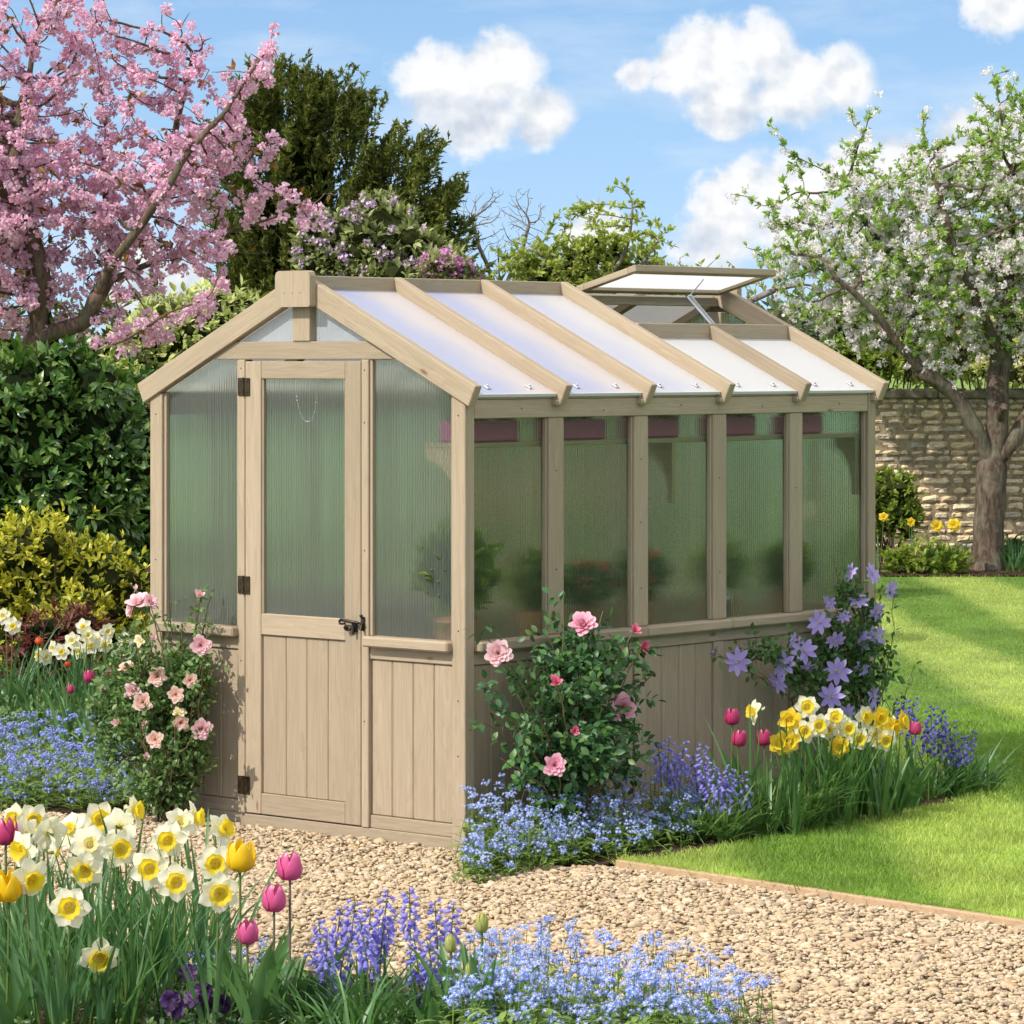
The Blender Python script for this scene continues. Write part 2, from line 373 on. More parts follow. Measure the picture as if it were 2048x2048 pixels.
def make_world():
    w=bpy.data.worlds.new('World'); SC.world=w; w.use_nodes=True; nt=w.node_tree; nt.nodes.clear(); t=NT(nt)
    out=t.n('ShaderNodeOutputWorld'); bg=t.n('ShaderNodeBackground',i_Strength=.15); nt.links.new(bg.outputs[0],out.inputs[0])
    dirv=t.n('ShaderNodeTexCoord').outputs['Generated']
    s=t.n('ShaderNodeSeparateXYZ'); nt.links.new(dirv,s.inputs[0]); X,Y,Z=s.outputs
    # a clear spring sky: the Nishita sky read somewhat above the true direction so that the low sky is blue, not haze
    zz=t.m('MULTIPLY_ADD',t.m('MAXIMUM',Z,0.),1.6,.36)
    cb=t.n('ShaderNodeCombineXYZ'); nt.links.new(X,cb.inputs[0]); nt.links.new(Y,cb.inputs[1]); nt.links.new(zz,cb.inputs[2])
    nm=t.n('ShaderNodeVectorMath',operation='NORMALIZE'); nt.links.new(cb.outputs[0],nm.inputs[0])
    sky=t.n('ShaderNodeTexSky',sky_type='NISHITA',sun_disc=False,sun_elevation=SUNEL,sun_rotation=math.atan2(-sd.x,-sd.y),air_density=1.,dust_density=.5,ozone_density=1.)
    nt.links.new(nm.outputs[0],sky.inputs[0])
    skyc=t.n('ShaderNodeVectorMath',operation='MULTIPLY'); nt.links.new(sky.outputs[0],skyc.inputs[0]); skyc.inputs[1].default_value=(1.75,1.95,1.85); skyc=skyc.outputs[0]
    # thin the blue towards the horizon
    hz=t.ramp(Z,[(0.,1.),(.05,.45),(.12,.0)])
    skyc=t.mix(t.m('MULTIPLY',hz,.6),skyc,(4.7,6.0,6.95))
    # upper sky out of view, whitened as an added neutral fill light
    skyc=t.mix(t.m('MULTIPLY',t.ramp(Z,[(.13,0.),(.35,1.)]),.72),skyc,(9.6,9.1,8.6))
    Ym=t.m('MAXIMUM',Y,.05)
    U=t.m('MULTIPLY_ADD',t.m('DIVIDE',X,Ym),66.37,9.66); V=t.m('MULTIPLY_ADD',t.m('DIVIDE',Z,Ym),-66.37,6.79)
    cv=t.n('ShaderNodeCombineXYZ'); nt.links.new(U,cv.inputs[0]); nt.links.new(V,cv.inputs[1]); uv=cv.outputs[0]
    n1=t.noise(uv,1.3,8,.56); n3=t.noise(uv,1.3,4,.45); n2=t.noise(t.map(uv,(1,1,1),(7.3,2.1,0)),1.15,5,.5)
    sh1=t.noise(t.map(uv,(1,1,1),(.16,.24,0)),1.3,4,.45)
    U2=t.m('MULTIPLY_ADD',t.m('SUBTRACT',n1,.5),.42,U); V2=t.m('MULTIPLY_ADD',t.m('SUBTRACT',n2,.5),.42,V)
    blobs=[(8.3,1.65,1.0),(9.4,1.4,1.0),(9.0,2.2,.95),(10.2,2.2,.75),
      (13.4,1.15,1.05),(12.8,1.3,.7),(14.3,1.0,.9),(13.7,1.95,.85),(14.9,1.65,1.0),(15.9,1.5,.8),(12.0,1.4,.42),
      (14.0,3.6,.85),(13.6,4.3,1.0),(14.9,3.9,1.3),(16.6,3.7,1.5),(18.6,3.0,1.4),
      (11.3,4.5,.8),(18.9,.0,.9),(-2.,3.,1.6),(22.,1.5,1.5),(3.,5.5,1.2)]
    d=None
    for (a,b,r) in blobs:
        dx=t.m('SUBTRACT',U2,a); dy=t.m('MULTIPLY',t.m('SUBTRACT',V2,b),1.12)
        q=t.m('SUBTRACT',1.,t.m('DIVIDE',t.m('SQRT',t.m('ADD',t.m('MULTIPLY',dx,dx),t.m('MULTIPLY',dy,dy))),r))
        if d is None: d=q
        else:
            d=t.n('ShaderNodeMath',operation='SMOOTH_MAX').outputs[0]; nd=d.node; nt.links.new(prev,nd.inputs[0]); nt.links.new(q,nd.inputs[1]); nd.inputs[2].default_value=.32
        prev=d
    dens=t.m('ADD',d,t.m('MULTIPLY',t.m('SUBTRACT',n1,.5),1.15))
    al=t.ramp(dens,[(.0,0.),(.13,.28),(.28,.80),(.50,1.)])
    inside=t.m('MULTIPLY',t.m('GREATER_THAN',Y,.05),t.m('GREATER_THAN',Z,-.02))
    al=t.m('MULTIPLY',t.m('MULTIPLY',al,inside),.98)
    g1=t.ramp(t.m('DIVIDE',V,10.),[(.08,0.),(.15,.15),(.255,1.),(.27,1.),(.285,.0),(.37,.25),(.5,.7)],'LINEAR')
    relief=t.m('MULTIPLY',t.m('SUBTRACT',n3,sh1),2.4)
    lum=t.m('ADD',t.m('SUBTRACT',1.02,t.m('MULTIPLY',g1,.5)),relief)
    cc=t.ramp(lum,[(.25,(4.3,4.75,5.4)),(.7,(5.7,5.9,6.2)),(1.,(6.7,6.7,6.7))])
    veil=t.m('MULTIPLY',t.m('MULTIPLY',t.ramp(t.noise(t.map(uv,(.22,.75,1),(3.,1.,0)),1.,6,.6),[(.46,0.),(.72,.5)]),inside),.8)
    skyc=t.mix(veil,skyc,(5.9,6.3,6.7))
    nt.links.new(t.mix(al,skyc,cc),bg.inputs[0])
make_world()

# ---------------------------------------------------------------- the ground
GH0=np.array([-.161,12.05]); DX=np.array([math.cos(R(-40.85)),math.sin(R(-40.85))]); DY=np.array([-DX[1],DX[0]])
GW,GL=1.566,2.443
def gh(x,y,z=0.):       # greenhouse coordinates (x across the gable, y along the wall) to world
    p=GH0+DX*(x-GW/2)+DY*y; return np.array([p[0],p[1],z])
def wallpt(px,off):     # ground point at distance `off` from the long wall
    u=(px-1024)/FPX; x0,z0=GH0+DX*off; s=(u*z0-x0)/(DY[0]-u*DY[1]); p=np.array([x0,z0])+s*DY; return np.array([p[0],p[1],0.]),s
def poly(name,pts,z,mat,holes=None):
    g=Geo(); P=np.array([[p[0],p[1],z] for p in pts]); 
    import mathutils
    tri=mathutils.geometry.tessellate_polygon([[Vector(p) for p in P]])
    g.add(P,np.array([t_ if (P[t_[1]][0]-P[t_[0]][0])*(P[t_[2]][1]-P[t_[0]][1])-(P[t_[1]][1]-P[t_[0]][1])*(P[t_[2]][0]-P[t_[0]][0])>0 else (t_[0],t_[2],t_[1]) for t_ in tri]))
    return tag(g.build(name,mat,None,False),kind='structure')
def inpoly(P,poly_):
    x,y=P[:,0],P[:,1]; c=np.zeros(len(P),bool); n=len(poly_)
    for i in range(n):
        x1,y1=poly_[i]; x2,y2=poly_[(i+1)%n]
        m=((y1>y)!=(y2>y))&(x<(x2-x1)*(y-y1)/((y2-y1)+1e-12)+x1); c^=m
    return c
g=Geo(); g.add([[-900,-60,-.004],[900,-60,-.004],[900,1500,-.004],[-900,1500,-.004]],[[0,1,2,3]]); tag(g.build('ground',LAWN,None,False),kind='structure')
EDGEPTS=[(.30,11.715),(.342,11.68),(.9,11.08),(1.515,10.41),(2.6,9.25),(4.2,7.6)]
GRAVP=[(-7,6),(4.6,6),(4.2,7.6),(2.6,9.25),(1.515,10.41),(.9,11.08),(.30,11.715),(-.1,12.1),(-1.3,13.35),(-7,13.5)]
RBED=[(-.19,12.02),(-.06,11.80),(.15,11.70),(.30,11.70),(.55,11.92),(.85,12.30),(1.2,12.72),(1.6,13.3),(1.95,14.0),(1.93,14.4),(1.55,14.5),(1.2,14.4),(.6,13.0)]
LBED=[(-7,13.25),(-2.4,13.15),(-1.28,13.0),(-1.2,13.12),(-.4,14.9),(-1.2,19.),(-7,19.)]
FBED=[(-7,9.95),(-1.7,9.95),(-.75,9.75),(-.05,9.45),(.35,9.25),(.62,8.95),(.72,8.4),(.6,7),(-7,7)]
BBED=[(-9,27.4),(1.,27.5),(3,27.45),(9,27.55),(9,28.9),(-9,28.9)]
poly('gravel_path',GRAVP,.0,GRAV)
poly('flower_bed_soil',RBED,.012,SOIL); poly('flower_bed_soil',LBED,.008,SOIL); poly('flower_bed_soil',FBED,.012,SOIL); poly('flower_bed_soil',BBED,.008,SOIL)

def ico():
    p=(1+5**.5)/2; V=[(-1,p,0),(1,p,0),(-1,-p,0),(1,-p,0),(0,-1,p),(0,1,p),(0,-1,-p),(0,1,-p),(p,0,-1),(p,0,1),(-p,0,-1),(-p,0,1)]
    F=[(0,11,5),(0,5,1),(0,1,7),(0,7,10),(0,10,11),(1,5,9),(5,11,4),(11,10,2),(10,7,6),(7,1,8),(3,9,4),(3,4,2),(3,2,6),(3,6,8),(3,8,9),(4,9,5),(2,4,11),(6,2,10),(8,6,7),(9,8,1)]
    V=[np.array(v)/math.sqrt(1+p*p) for v in V]; cache={}; F2=[]
    def mid(a,b):
        k=(min(a,b),max(a,b))
        if k not in cache: m=V[a]+V[b]; V.append(m/np.linalg.norm(m)); cache[k]=len(V)-1
        return cache[k]
    for a,b,c in F:
        x,y,z=mid(a,b),mid(b,c),mid(c,a); F2+=[(a,x,z),(b,y,x),(c,z,y),(x,y,z)]
    return np.array(V),np.array(F2)
IV,IF=ico()
def stones(g,P,size,seed,flat=(.45,.75),mat=0):
    r=rng(seed); nv=14; idx=r.integers(0,nv,len(P))
    for k in range(nv):
        a=rdir(r,5); V=IV.copy()
        for q in a: V-=q*np.maximum(0,(V@q)-r.uniform(.45,.8))[:,None]*.85
        V*=(1+.10*r.normal(size=(len(V),1)))
        s=idx==k; n=s.sum()
        if not n: continue
        sc=size[s][:,None]*np.stack([r.uniform(.95,1.5,n),r.uniform(.6,.95,n),r.uniform(*flat,n)],-1)
        th=r.uniform(0,2*PI,n); tl=r.normal(0,.35,n); Rz=np.zeros((n,3,3)); c,s_=np.cos(th),np.sin(th)
        Rz[:,0,0]=c;Rz[:,0,1]=-s_;Rz[:,1,0]=s_;Rz[:,1,1]=c;Rz[:,2,2]=1
        Rx=np.zeros((n,3,3)); c,s_=np.cos(tl),np.sin(tl); Rx[:,0,0]=1;Rx[:,1,1]=c;Rx[:,1,2]=-s_;Rx[:,2,1]=s_;Rx[:,2,2]=c
        W,F,T=scatter(V,IF,np.zeros(len(V)),P[s],Rz@Rx,sc); g.add(W,F,mat)
r=rng(3)
P=r.uniform([-2.7,8.7],[2.3,13.45],(125000,2))
halfw=1024/FPX*P[:,1]+.18
GHP=[tuple(gh(*c)[:2]) for c in ((-.79,-.01),(.79,-.01),(.79,2.45),(-.79,2.45))]
k=inpoly(P,GRAVP)&(np.abs(P[:,0])<halfw)&~inpoly(P,GHP)&~inpoly(P,RBED)&~inpoly(P,[(-7,13.25),(-2.4,13.15),(-1.28,13.0),(-1.2,13.12),(-.4,14.9),(-7,19.)])&~inpoly(P,[(-7,9.85),(-1.7,9.85),(-.75,9.65),(-.05,9.35),(.3,9.15),(.52,8.9),(.6,8.4),(.6,7),(-7,7)])
P=P[k]; P3=np.concatenate([P,r.uniform(.001,.012,(len(P),1))],1)
g=Geo(); stones(g,P3,np.exp(r.normal(math.log(.0076),.34,len(P))),5)
tag(g.build('gravel',STONE,None,True),kind='stuff',label='pale honey coloured gravel chippings covering the path',cat='gravel')
# timber edging between the gravel and the lawn
g=Geo(); E_=np.array(EDGEPTS)
for i in range(len(E_)-1):
    a,b=E_[i],E_[i+1]
    if i==0: continue
    d=(b-a); L=np.linalg.norm(d); d/=L; n=np.array([-d[1],d[0]]); gg=Geo(); chbox(gg,0,L+.004,0,.028,-.03,.03,.003)
    for q in range(len(gg.V)): 
        v=gg.V[q]; gg.V[q]=np.stack([a[0]+v[:,0]*d[0]+v[:,1]*n[0],a[1]+v[:,0]*d[1]+v[:,1]*n[1],v[:,2]],-1)
    for v,f,m_,t_ in [(gg.V[0],None,0,None)]: pass
    base=g.n
    g.V.append(gg.V[0].astype(np.float32)); g.T.append(gg.T[0]); g.n+=24
    for f in gg.F: g.F.append(f+base); g.M.append(np.zeros(len(f),np.int32))
tag(g.build('lawn_edging',EDGE,None,False),'thin timber edging board between the gravel path and the lawn','edging')
# grass
r=rng(11)
def grasspts(n,y0,y1):
    y=r.uniform(y0,y1,n); hw=1024/FPX*y; x=r.uniform(-.1,1.,n)*(hw+.25)+.1; return np.stack([x,y],-1)
LAWNP=[(.36,11.72),(.9,11.13),(1.54,10.45),(2.6,9.3),(9,9),(9,27.4),(-9,27.4),(-9,19.2),(-1.2,19.2),(-.2,15.2),(.6,13.0)]
g=Geo()
for (n,y0,y1,h,w,ns) in ((170000,10.3,13.2,.034,.0032,3),(90000,13.2,17.,.030,.0045,2),(70000,17.,27.4,.026,.0085,1)):
    P=grasspts(n,y0,y1); k=inpoly(P,LAWNP)&~inpoly(P,RBED)&~inpoly(P,GHP)
    P=P[k]; m=len(P)
    blades(g,np.concatenate([P,np.zeros((m,1))],1),r.uniform(0,2*PI,m),h*r.uniform(.5,1.35,m),r.uniform(.05,.75,m),r.uniform(.1,1.1,m),w*r.uniform(.7,1.2,m),ns,yaw=r.uniform(0,2*PI,m))
E_=np.array([(.36,11.72),(.9,11.13),(1.54,10.45),(2.3,9.6)])
tt=r.uniform(0,1,7000); i=r.integers(0,3,7000); P=E_[i]*(1-tt[:,None])+E_[i+1]*tt[:,None]+r.normal(0,.012,(7000,2))
blades(g,np.concatenate([P,np.zeros((7000,1))],1),r.uniform(0,2*PI,7000),r.uniform(.03,.065,7000),r.uniform(.1,.8,7000),r.uniform(.2,1.2,7000),.0034,3,yaw=r.uniform(0,2*PI,7000))
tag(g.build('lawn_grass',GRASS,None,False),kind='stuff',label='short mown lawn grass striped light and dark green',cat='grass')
# soil clods and bark mulch
g=Geo(); P=[]
for pl,n,(x0,x1,y0,y1) in ((RBED,2600,(-.2,2.,11.6,14.5)),(FBED,2500,(-1.6,.75,8.4,10)),(LBED,4500,(-2.6,-.4,13,18)),(BBED,2500,(2.,4.5,27.3,28.9))):
    q=r.uniform([x0,y0],[x1,y1],(n,2)); P.append(q[inpoly(q,pl)])
P=np.concatenate(P); stones(g,np.concatenate([P,r.uniform(.0,.014,(len(P),1))],1),np.exp(r.normal(math.log(.011),.4,len(P))),8,(.3,.7))
tag(g.build('soil_clods',SOIL,None,False),kind='stuff',label='crumbly dark soil and bark mulch in the flower beds',cat='soil')

# ---------------------------------------------------------------- dry stone wall
WY=29.
def stone_wall():
    r=rng(21); root=empty('stone_wall','low honey coloured dry stone garden wall with flat coping behind the lawn','wall',(0,WY,0))
    g=Geo(); z=0.; H=1.36
    while z<H:
        h=r.uniform(.045,.082); h=min(h,H-z+.02); x=-7.+r.uniform(0,.1)
        dense=True
        while x<9:
            l=h*r.uniform(1.3,3.6); 
            n=5; xs=np.linspace(-1,1,n); zs=np.linspace(-1,1,4)
            X,Z=np.meshgrid(xs,zs,indexing='ij'); sx=np.sign(X)*np.abs(X)**.8
            V=np.stack([x+l/2+sx*(l/2-.004),np.zeros_like(X),z+h/2+Z*(h/2-.0028)],-1)
            edge=np.maximum(np.abs(X)**4,np.abs(Z)**4)
            V[...,1]=-.03-r.uniform(-.012,.016)+edge*.028+r.normal(0,.0045,X.shape)
            V[...,0]+=r.normal(0,.004,X.shape); V[...,2]+=r.normal(0,.0028,X.shape)
            corner=(np.abs(X)==1)&(np.abs(Z)==1); V[...,0]-=np.sign(X)*corner*.007; V[...,2]-=np.sign(Z)*corner*.006
            b=V.copy(); 
            F=[[i*4+j,(i+1)*4+j,(i+1)*4+j+1,i*4+j+1] for i in range(n-1) for j in range(3)]
            ring=[i*4 for i in range(n)]+[(n-1)*4+j for j in (1,2,3)]+[i*4+3 for i in range(n-2,-1,-1)]+[2,1]
            VV=V.reshape(-1,3); back=VV[ring].copy(); back[:,1]=.05
            m=len(ring); F2=[[ring[i],20+i,20+(i+1)%m,ring[(i+1)%m]] for i in range(m)]
            g.add(np.concatenate([VV,back]),F+F2); x+=l
        z+=h
    g.build('stone_course',WSTONE,root,False)
    g=Geo(); chbox(g,-7,9,-.016,.3,0,1.372,.004); g.build('mortar_core',MORTAR,root,False)
    g=Geo(); x=-7
    while x<9:
        l=r.uniform(.35,.8); dz=r.uniform(-.006,.006); n=8
        chbox(g,x,x+l-.006,-.075+r.uniform(-.01,.01),.36,1.374,1.448+dz,.012); x+=l
    g.build('coping',COPING,root,False)
    g=Geo(); 
    q=r.uniform([-7,0],[9,1],(500,2)); stones(g,np.stack([q[:,0],-.03-q[:,1]*.03,1.45+0*q[:,0]],-1),r.uniform(.012,.03,500),9,(.2,.5)); g.build('moss',simple('moss',(.12,.11,.06),.95),root,False)
stone_wall()

# ---------------------------------------------------------------- greenhouse
GHR=empty('greenhouse','tan wooden greenhouse with polycarbonate panes, closed half glazed door and one open roof vent','greenhouse',tuple(gh(0,0)),R(-40.85))
def member(name,p0,p1,w,d,up=(0,0,1),mat=None,parent=None,b=.0025):
    """board from p0 to p1 (greenhouse coords) : w across, d along `up`"""
    p0=Vector(p0); p1=Vector(p1); x=(p1-p0); L=x.length; x.normalize(); up=Vector(up); y=up.cross(x)
    y.normalize(); z=x.cross(y); g=Geo(); chbox(g,-L/2,L/2,-w/2,w/2,-d/2,d/2,b)
    o=g.build(name,mat or WOOD,parent if parent is not None else GHR,False)
    M=Matrix((x,y,z)).transposed().to_4x4(); M.translation=(p0+p1)/2; o.matrix_local=M; return o
def bx(name,x0,x1,y0,y1,z0,z1,along='z',mat=None,parent=None,b=.0025):
    cx,cy,cz=(x0+x1)/2,(y0+y1)/2,(z0+z1)/2
    if along=='z': return member(name,(cx,cy,z0),(cx,cy,z1),y1-y0,x1-x0,(1,0,0),mat,parent,b)
    if along=='x': return member(name,(x0,cy,cz),(x1,cy,cz),y1-y0,z1-z0,(0,0,1),mat,parent,b)
    return member(name,(cx,y0,cz),(cx,y1,cz),x1-x0,z1-z0,(0,0,1),mat,parent,b)
def pane(name,corners,mat,parent=None,ribdir='v'):
    """flat sheet; corners in greenhouse coords, first edge = across the ribs"""
    c=[Vector(p) for p in corners]; x=(c[1]-c[0]).normalized(); n=x.cross(c[2]-c[0]).normalized(); y=n.cross(x)
    M=Matrix((x,y,n)).transposed().to_4x4(); M.translation=c[0]; Mi=M.inverted(); loc=[Mi@p for p in c]
    g=Geo(); g.add([tuple(p) for p in loc],[list(range(len(c)))]); o=g.build(name,mat,parent if parent is not None else GHR,False); o.matrix_local=M; return o
def boards(name,x0,x1,z0,z1,n,parent,M,splits=None,th=.014,vee=.0045):
    """vertical tongue and groove boarding; local X runs up the boards"""
    g=Geo(); e=splits or list(np.linspace(x0,x1,n+1))
    for a,b in zip(e[:-1],e[1:]): chbox(g,z0,z1,a+.0006,b-.0006,-th/2,th/2,vee)
    chbox(g,z0,z1,x0,x1,-th/2-.004,-th/2+.001,.0005)
    o=g.build(name,WOOD,parent,False); o.matrix_local=M; return o
# frames for boarding: columns = images of local X(up), Y(along wall), Z(outward)
MF=lambda y:Matrix(((0,1,0,0),(0,0,-1,y),(1,0,0,0),(0,0,0,1)))      # gable facing -y ; local Y -> +x
MR=lambda x:Matrix(((0,0,1,x),(0,1,0,0),(1,0,0,0),(0,0,0,1)))       # wall facing +x ; local Y -> +y
ZR=2.003; SL=.478
def zt(x): return ZR-SL*abs(x)
HX=.783
# corner posts
for sx in (-1,1):
    for y0,y1 in ((0,.05),(GL-.05,GL)):
        xa,xb=(HX-.061,HX) if sx>0 else (-HX,-HX+.064)
        bx('corner_post',xa,xb,y0,y1,0,1.566,'z')
# front gable
bx('sill_plinth',-HX+.066,HX-.063,.006,.045,0,.046,'x')
bx('header_rail',-.50,.50,.004,.044,1.692,1.756,'x')
for x0,x1 in ((-.322,-.288),(.2925,.3265)): bx('door_jamb',x0,x1,.002,.046,.047,1.691,'z')
for x0,x1 in ((-HX+.065,-.323),(.3275,HX-.062)):
    s=1 if x0>0 else -1
    bx('bottom_rail',x0,x1,.012,.04,.0465,.092,'x')
    bx('sill_rail',x0,x1,.010,.04,.640,.684,'x')
    bx('window_sill',x0-.004,x1+.003,-.030,.05,.685,.722,'x',b=.006)
    nb=3 if s>0 else 3
    boards('board_panel',x0,x1,.0925,.6395,4,GHR,MF(.026))
    # panes and slender reveals
    zz0=.7225; za=zt(max(abs(x0),abs(x1)))-.088; zb=1.691
    xo=x1 if s>0 else x0; xi=x0 if s>0 else x1
    xk=(ZR-.088-zb)/SL
    if s>0: pane('window_pane',[(xi,.028,zz0),(xo,.028,zz0),(xo,.028,za),(xk,.028,zb),(xi,.028,zb)],PANEF)
    else: pane('window_pane',[(xo,.028,zz0),(xi,.028,zz0),(xi,.028,zb),(-xk,.028,zb),(xo,.028,za)],PANEF)
    bx('glazing_bead',(x0),(x0+.012),.010,.027,zz0,1.691 if s>0 else za-.005,'z',b=.002)
    bx('glazing_bead',(x1-.012),(x1),.010,.027,zz0,za if s>0 else 1.691,'z',b=.002)
xk=(ZR-.088-1.757)/SL
pane('gable_pane',[(-xk,.03,1.757),(-.043,.03,1.757),(-.043,.03,zt(.043)-.088)],GABP)
pane('gable_pane',[(.043,.03,1.757),(xk,.03,1.757),(.043,.03,zt(.043)-.088)],GABP)
bx('king_post',-.043,.043,-.002,.04,1.757,1.885,'z')
g=Geo(); tube(g,[(0,0,0),(0,-.0012,0)],.0026,8); SCREW=g.mesh('screw',[DARKMETAL],False)
for x,z in ((-.305,1.66),(.309,1.655),(.309,1.47),(.309,1.02),(.309,.42),(-.75,1.49),(-.752,.95),(.752,1.50),(.753,.76),(.752,.52),(.751,.33),(-.305,.60)):
    o=bpy.data.objects.new('screw',SCREW); C.objects.link(o); o.parent=GHR; o.location=(x,.0018 if abs(x)<.5 else -.0002,z)
g=Geo(); tube(g,[(0,0,0),(.0012,0,0)],.0026,8); SCREWS=g.mesh('screw',[DARKMETAL],False)
for y,z in ((.025,.74),(.026,.42),(.4915,1.3),(.4915,.95),(.9705,1.33),(.97,1.1),(.971,.86),(1.4395,1.25),(1.44,.9),(1.921,1.2),(.3,1.52),(.75,1.51),(1.2,1.525),(1.7,1.515),(2.2,1.52)):
    o=bpy.data.objects.new('screw',SCREWS); C.objects.link(o); o.parent=GHR; o.location=(HX+.0002 if y<.1 else (HX-.0018 if z>1.5 else HX-.0058),y,z)
# ridge cap block with clipped corners
def cap(y0,y1):
    g=Geo(); w=.086; c=.018; z0,z1=1.879,2.008
    prof=[(-w,z0+.006),(-w+.006,z0),(w-.006,z0),(w,z0+.006),(w,z1-c),(w-c*.3,z1-c*.3),(w-c,z1),(-w+c,z1),(-w+c*.3,z1-c*.3),(-w,z1-c)]
    n=len(prof); V=[(p[1],p[0],s) for s in (-1,1) for p in prof]
    V=[(a-(z0+z1)/2,b,(.5*(y1-y0))*s) for (a,b,s) in V]
    F=[[i,(i+1)%n,n+(i+1)%n,n+i] for i in range(n)]
    g.add(V,F); g.add(V,[list(range(n))[::-1]]); g.add(V,[list(range(n,2*n))])
    for k in (-.04,0,.04):
        for zz in (-.015,):
            tube(g,[(zz,k,-(y1-y0)/2+ .0+ (y1-y0)),(zz,k,(y1-y0)/2+.0006)],.0022,8,1)
    o=g.build('ridge_cap',[WOOD,DARKMETAL],GHR,False)
    M=Matrix(((0,1,0,0),(0,0,-1,(y0+y1)/2),(1,0,0,(z0+z1)/2),(0,0,0,1))); o.matrix_local=M
cap(-.045,-.013); cap(GL+.013,GL+.045)
# rafters
YR=[-.012+.018]+[ .4915,.9705,1.4395,1.921]+[GL-.006]
ang=math.atan(SL); cs=math.cos(ang); sn=math.sin(ang); RD=.078
for i,y in enumerate(YR):
    for sx in (-1,1):
        if i==4 and sx>0: xs=.36
        else: xs=.017
        if i in(0,5): xs=.02
        xe=.842
        m=Vector((sx*xs,y,zt(xs))); e=Vector((sx*xe,y,zt(xe))); n=Vector((sx*sn,0,cs)); off=n*(-RD/2)
        member('rafter',m+off,e+off,.036,RD,n,b=.003)
bx('ridge_board',-.016,.016,.026,YR[3]+.02,1.905,1.992,'y'); bx('ridge_board',-.016,.016,YR[3]+.0205,GL-.026,1.908,1.945,'y')
# roof sheets
PO=.047
for i in range(5):
    for sx in (-1,1):
        ya,yb=YR[i]+.0185,YR[i+1]-.0185; xs=.02; xe=.812
        if sx>0 and i>=3: xs=.375
        n=Vector((sx*sn,0,cs))
        def pt(x,y): return Vector((sx*x,y,zt(x)))-n*PO
        c=[pt(xe,ya),pt(xe,yb),pt(xs,yb),pt(xs,ya)]
        if sx<0: c=[c[1],c[0],c[3],c[2]]
        pane('roof_pane',c,ROOFX if sx<0 else (ROOFL if i<2 else (ROOFM if i==2 else ROOFP)))  # painted reflection fades from the front bays to plain white at the rear
        if sx>0:
            xx=member('pane_edge_strip',pt(xe+.003,ya)-n*.004,pt(xe+.003,yb)-n*.004,.005,.012,n,PLAST,b=.001)
            for fy in (.28,.78):
                y=ya+(yb-ya)*fy; g=Geo(); p=pt(.77,y)
                chbox(g,-.012,.012,-.008,.008,0,.006,.002); chbox(g,-.004,.004,-.005,.005,.006,.013,.002)
                o=g.build('pane_clip',STEEL,GHR,False); M=Matrix((Vector((cs*sx,0,-sn)),Vector((0,1,0)) ,n)).transposed().to_4x4(); M.translation=p+n*.001; o.matrix_local=M
# eaves plates
for sx in (-1,1):
    xa,xb=(HX-.05,HX-.002) if sx>0 else (-HX+.002,-HX+.05)
    bx('eaves_plate',xa,xb,.051,GL-.051,1.488,1.552,'y')
    a,b=(HX-.048,HX-.006) if sx>0 else (-HX+.006,-HX+.048); bx('eaves_filler',a,b,.051,GL-.051,1.5525,1.5715,'y')
    for i in range(1,6):
        y=YR[i]-.03; g=Geo(); 
        if sx>0: bx('rafter_block',HX-.002,HX+.022,y,y+.02,1.530,1.548,'y')
# long walls
PC=[.4915,.9705,1.4395,1.921]
for sx in (-1,1):
    def X(a,b): return (a,b) if sx>0 else (-b,-a)
    x0,x1=X(HX-.046,HX-.006)
    for y in PC: 
        bx('wall_post',x0,x1,y-.04,y+.04,.7225,1.4875,'z')
        a,b=X(HX-.040,HX-.010)
        bx('lower_post',a,b,y-.03,y+.03,.0935,.639,'z')
    seg=[(.051,.97),(.9715,1.478),(1.480,GL-.051)]
    for ya,yb in seg: 
        a,b=X(HX-.045,HX+.030); bx('window_sill',a,b,ya,yb,.685,.7215,'y',b=.006)
    a,b=X(HX-.042,HX-.008); bx('sill_rail',a,b,.051,GL-.051,.640,.684,'y')
    a,b=X(HX-.042,HX-.006); bx('bottom_rail',a,b,.051,GL-.051,.0465,.092,'y')
    a,b=X(HX-.046,HX-.003); bx('sill_plinth',a,b,.051,GL-.051,0,.0455,'y')
    ed=[.051]+PC+[GL-.051]
    for i in range(5):
        xx=sx*(HX-.024); M=MR(xx) if sx>0 else Matrix(((0,0,-1,xx),(0,-1,0,0),(1,0,0,0),(0,0,0,1)))
        ya,yb=ed[i]+(.0305 if i else 0),ed[i+1]-(.0305 if i<4 else 0)
        if sx>0: boards('board_panel',ya,yb,.0925,.6395,4,GHR,M)
        else: boards('board_panel',-yb,-ya,.0925,.6395,4,GHR,M)
        ya,yb=ed[i]+(.0405 if i else 0),ed[i+1]-(.0405 if i<4 else 0)
        xp=sx*(HX-.030); c=[(xp,ya,.722),(xp,yb,.722),(xp,yb,1.488),(xp,ya,1.488)]
        if sx<0: c=[c[1],c[0],c[3],c[2]]
        pane('window_pane',c,PANE)
        if sx>0:
            for yy in (ya,yb-.010): bx('glazing_bead',HX-.029,HX-.012,yy,yy+.010,.7225,1.4875,'z',b=.002)
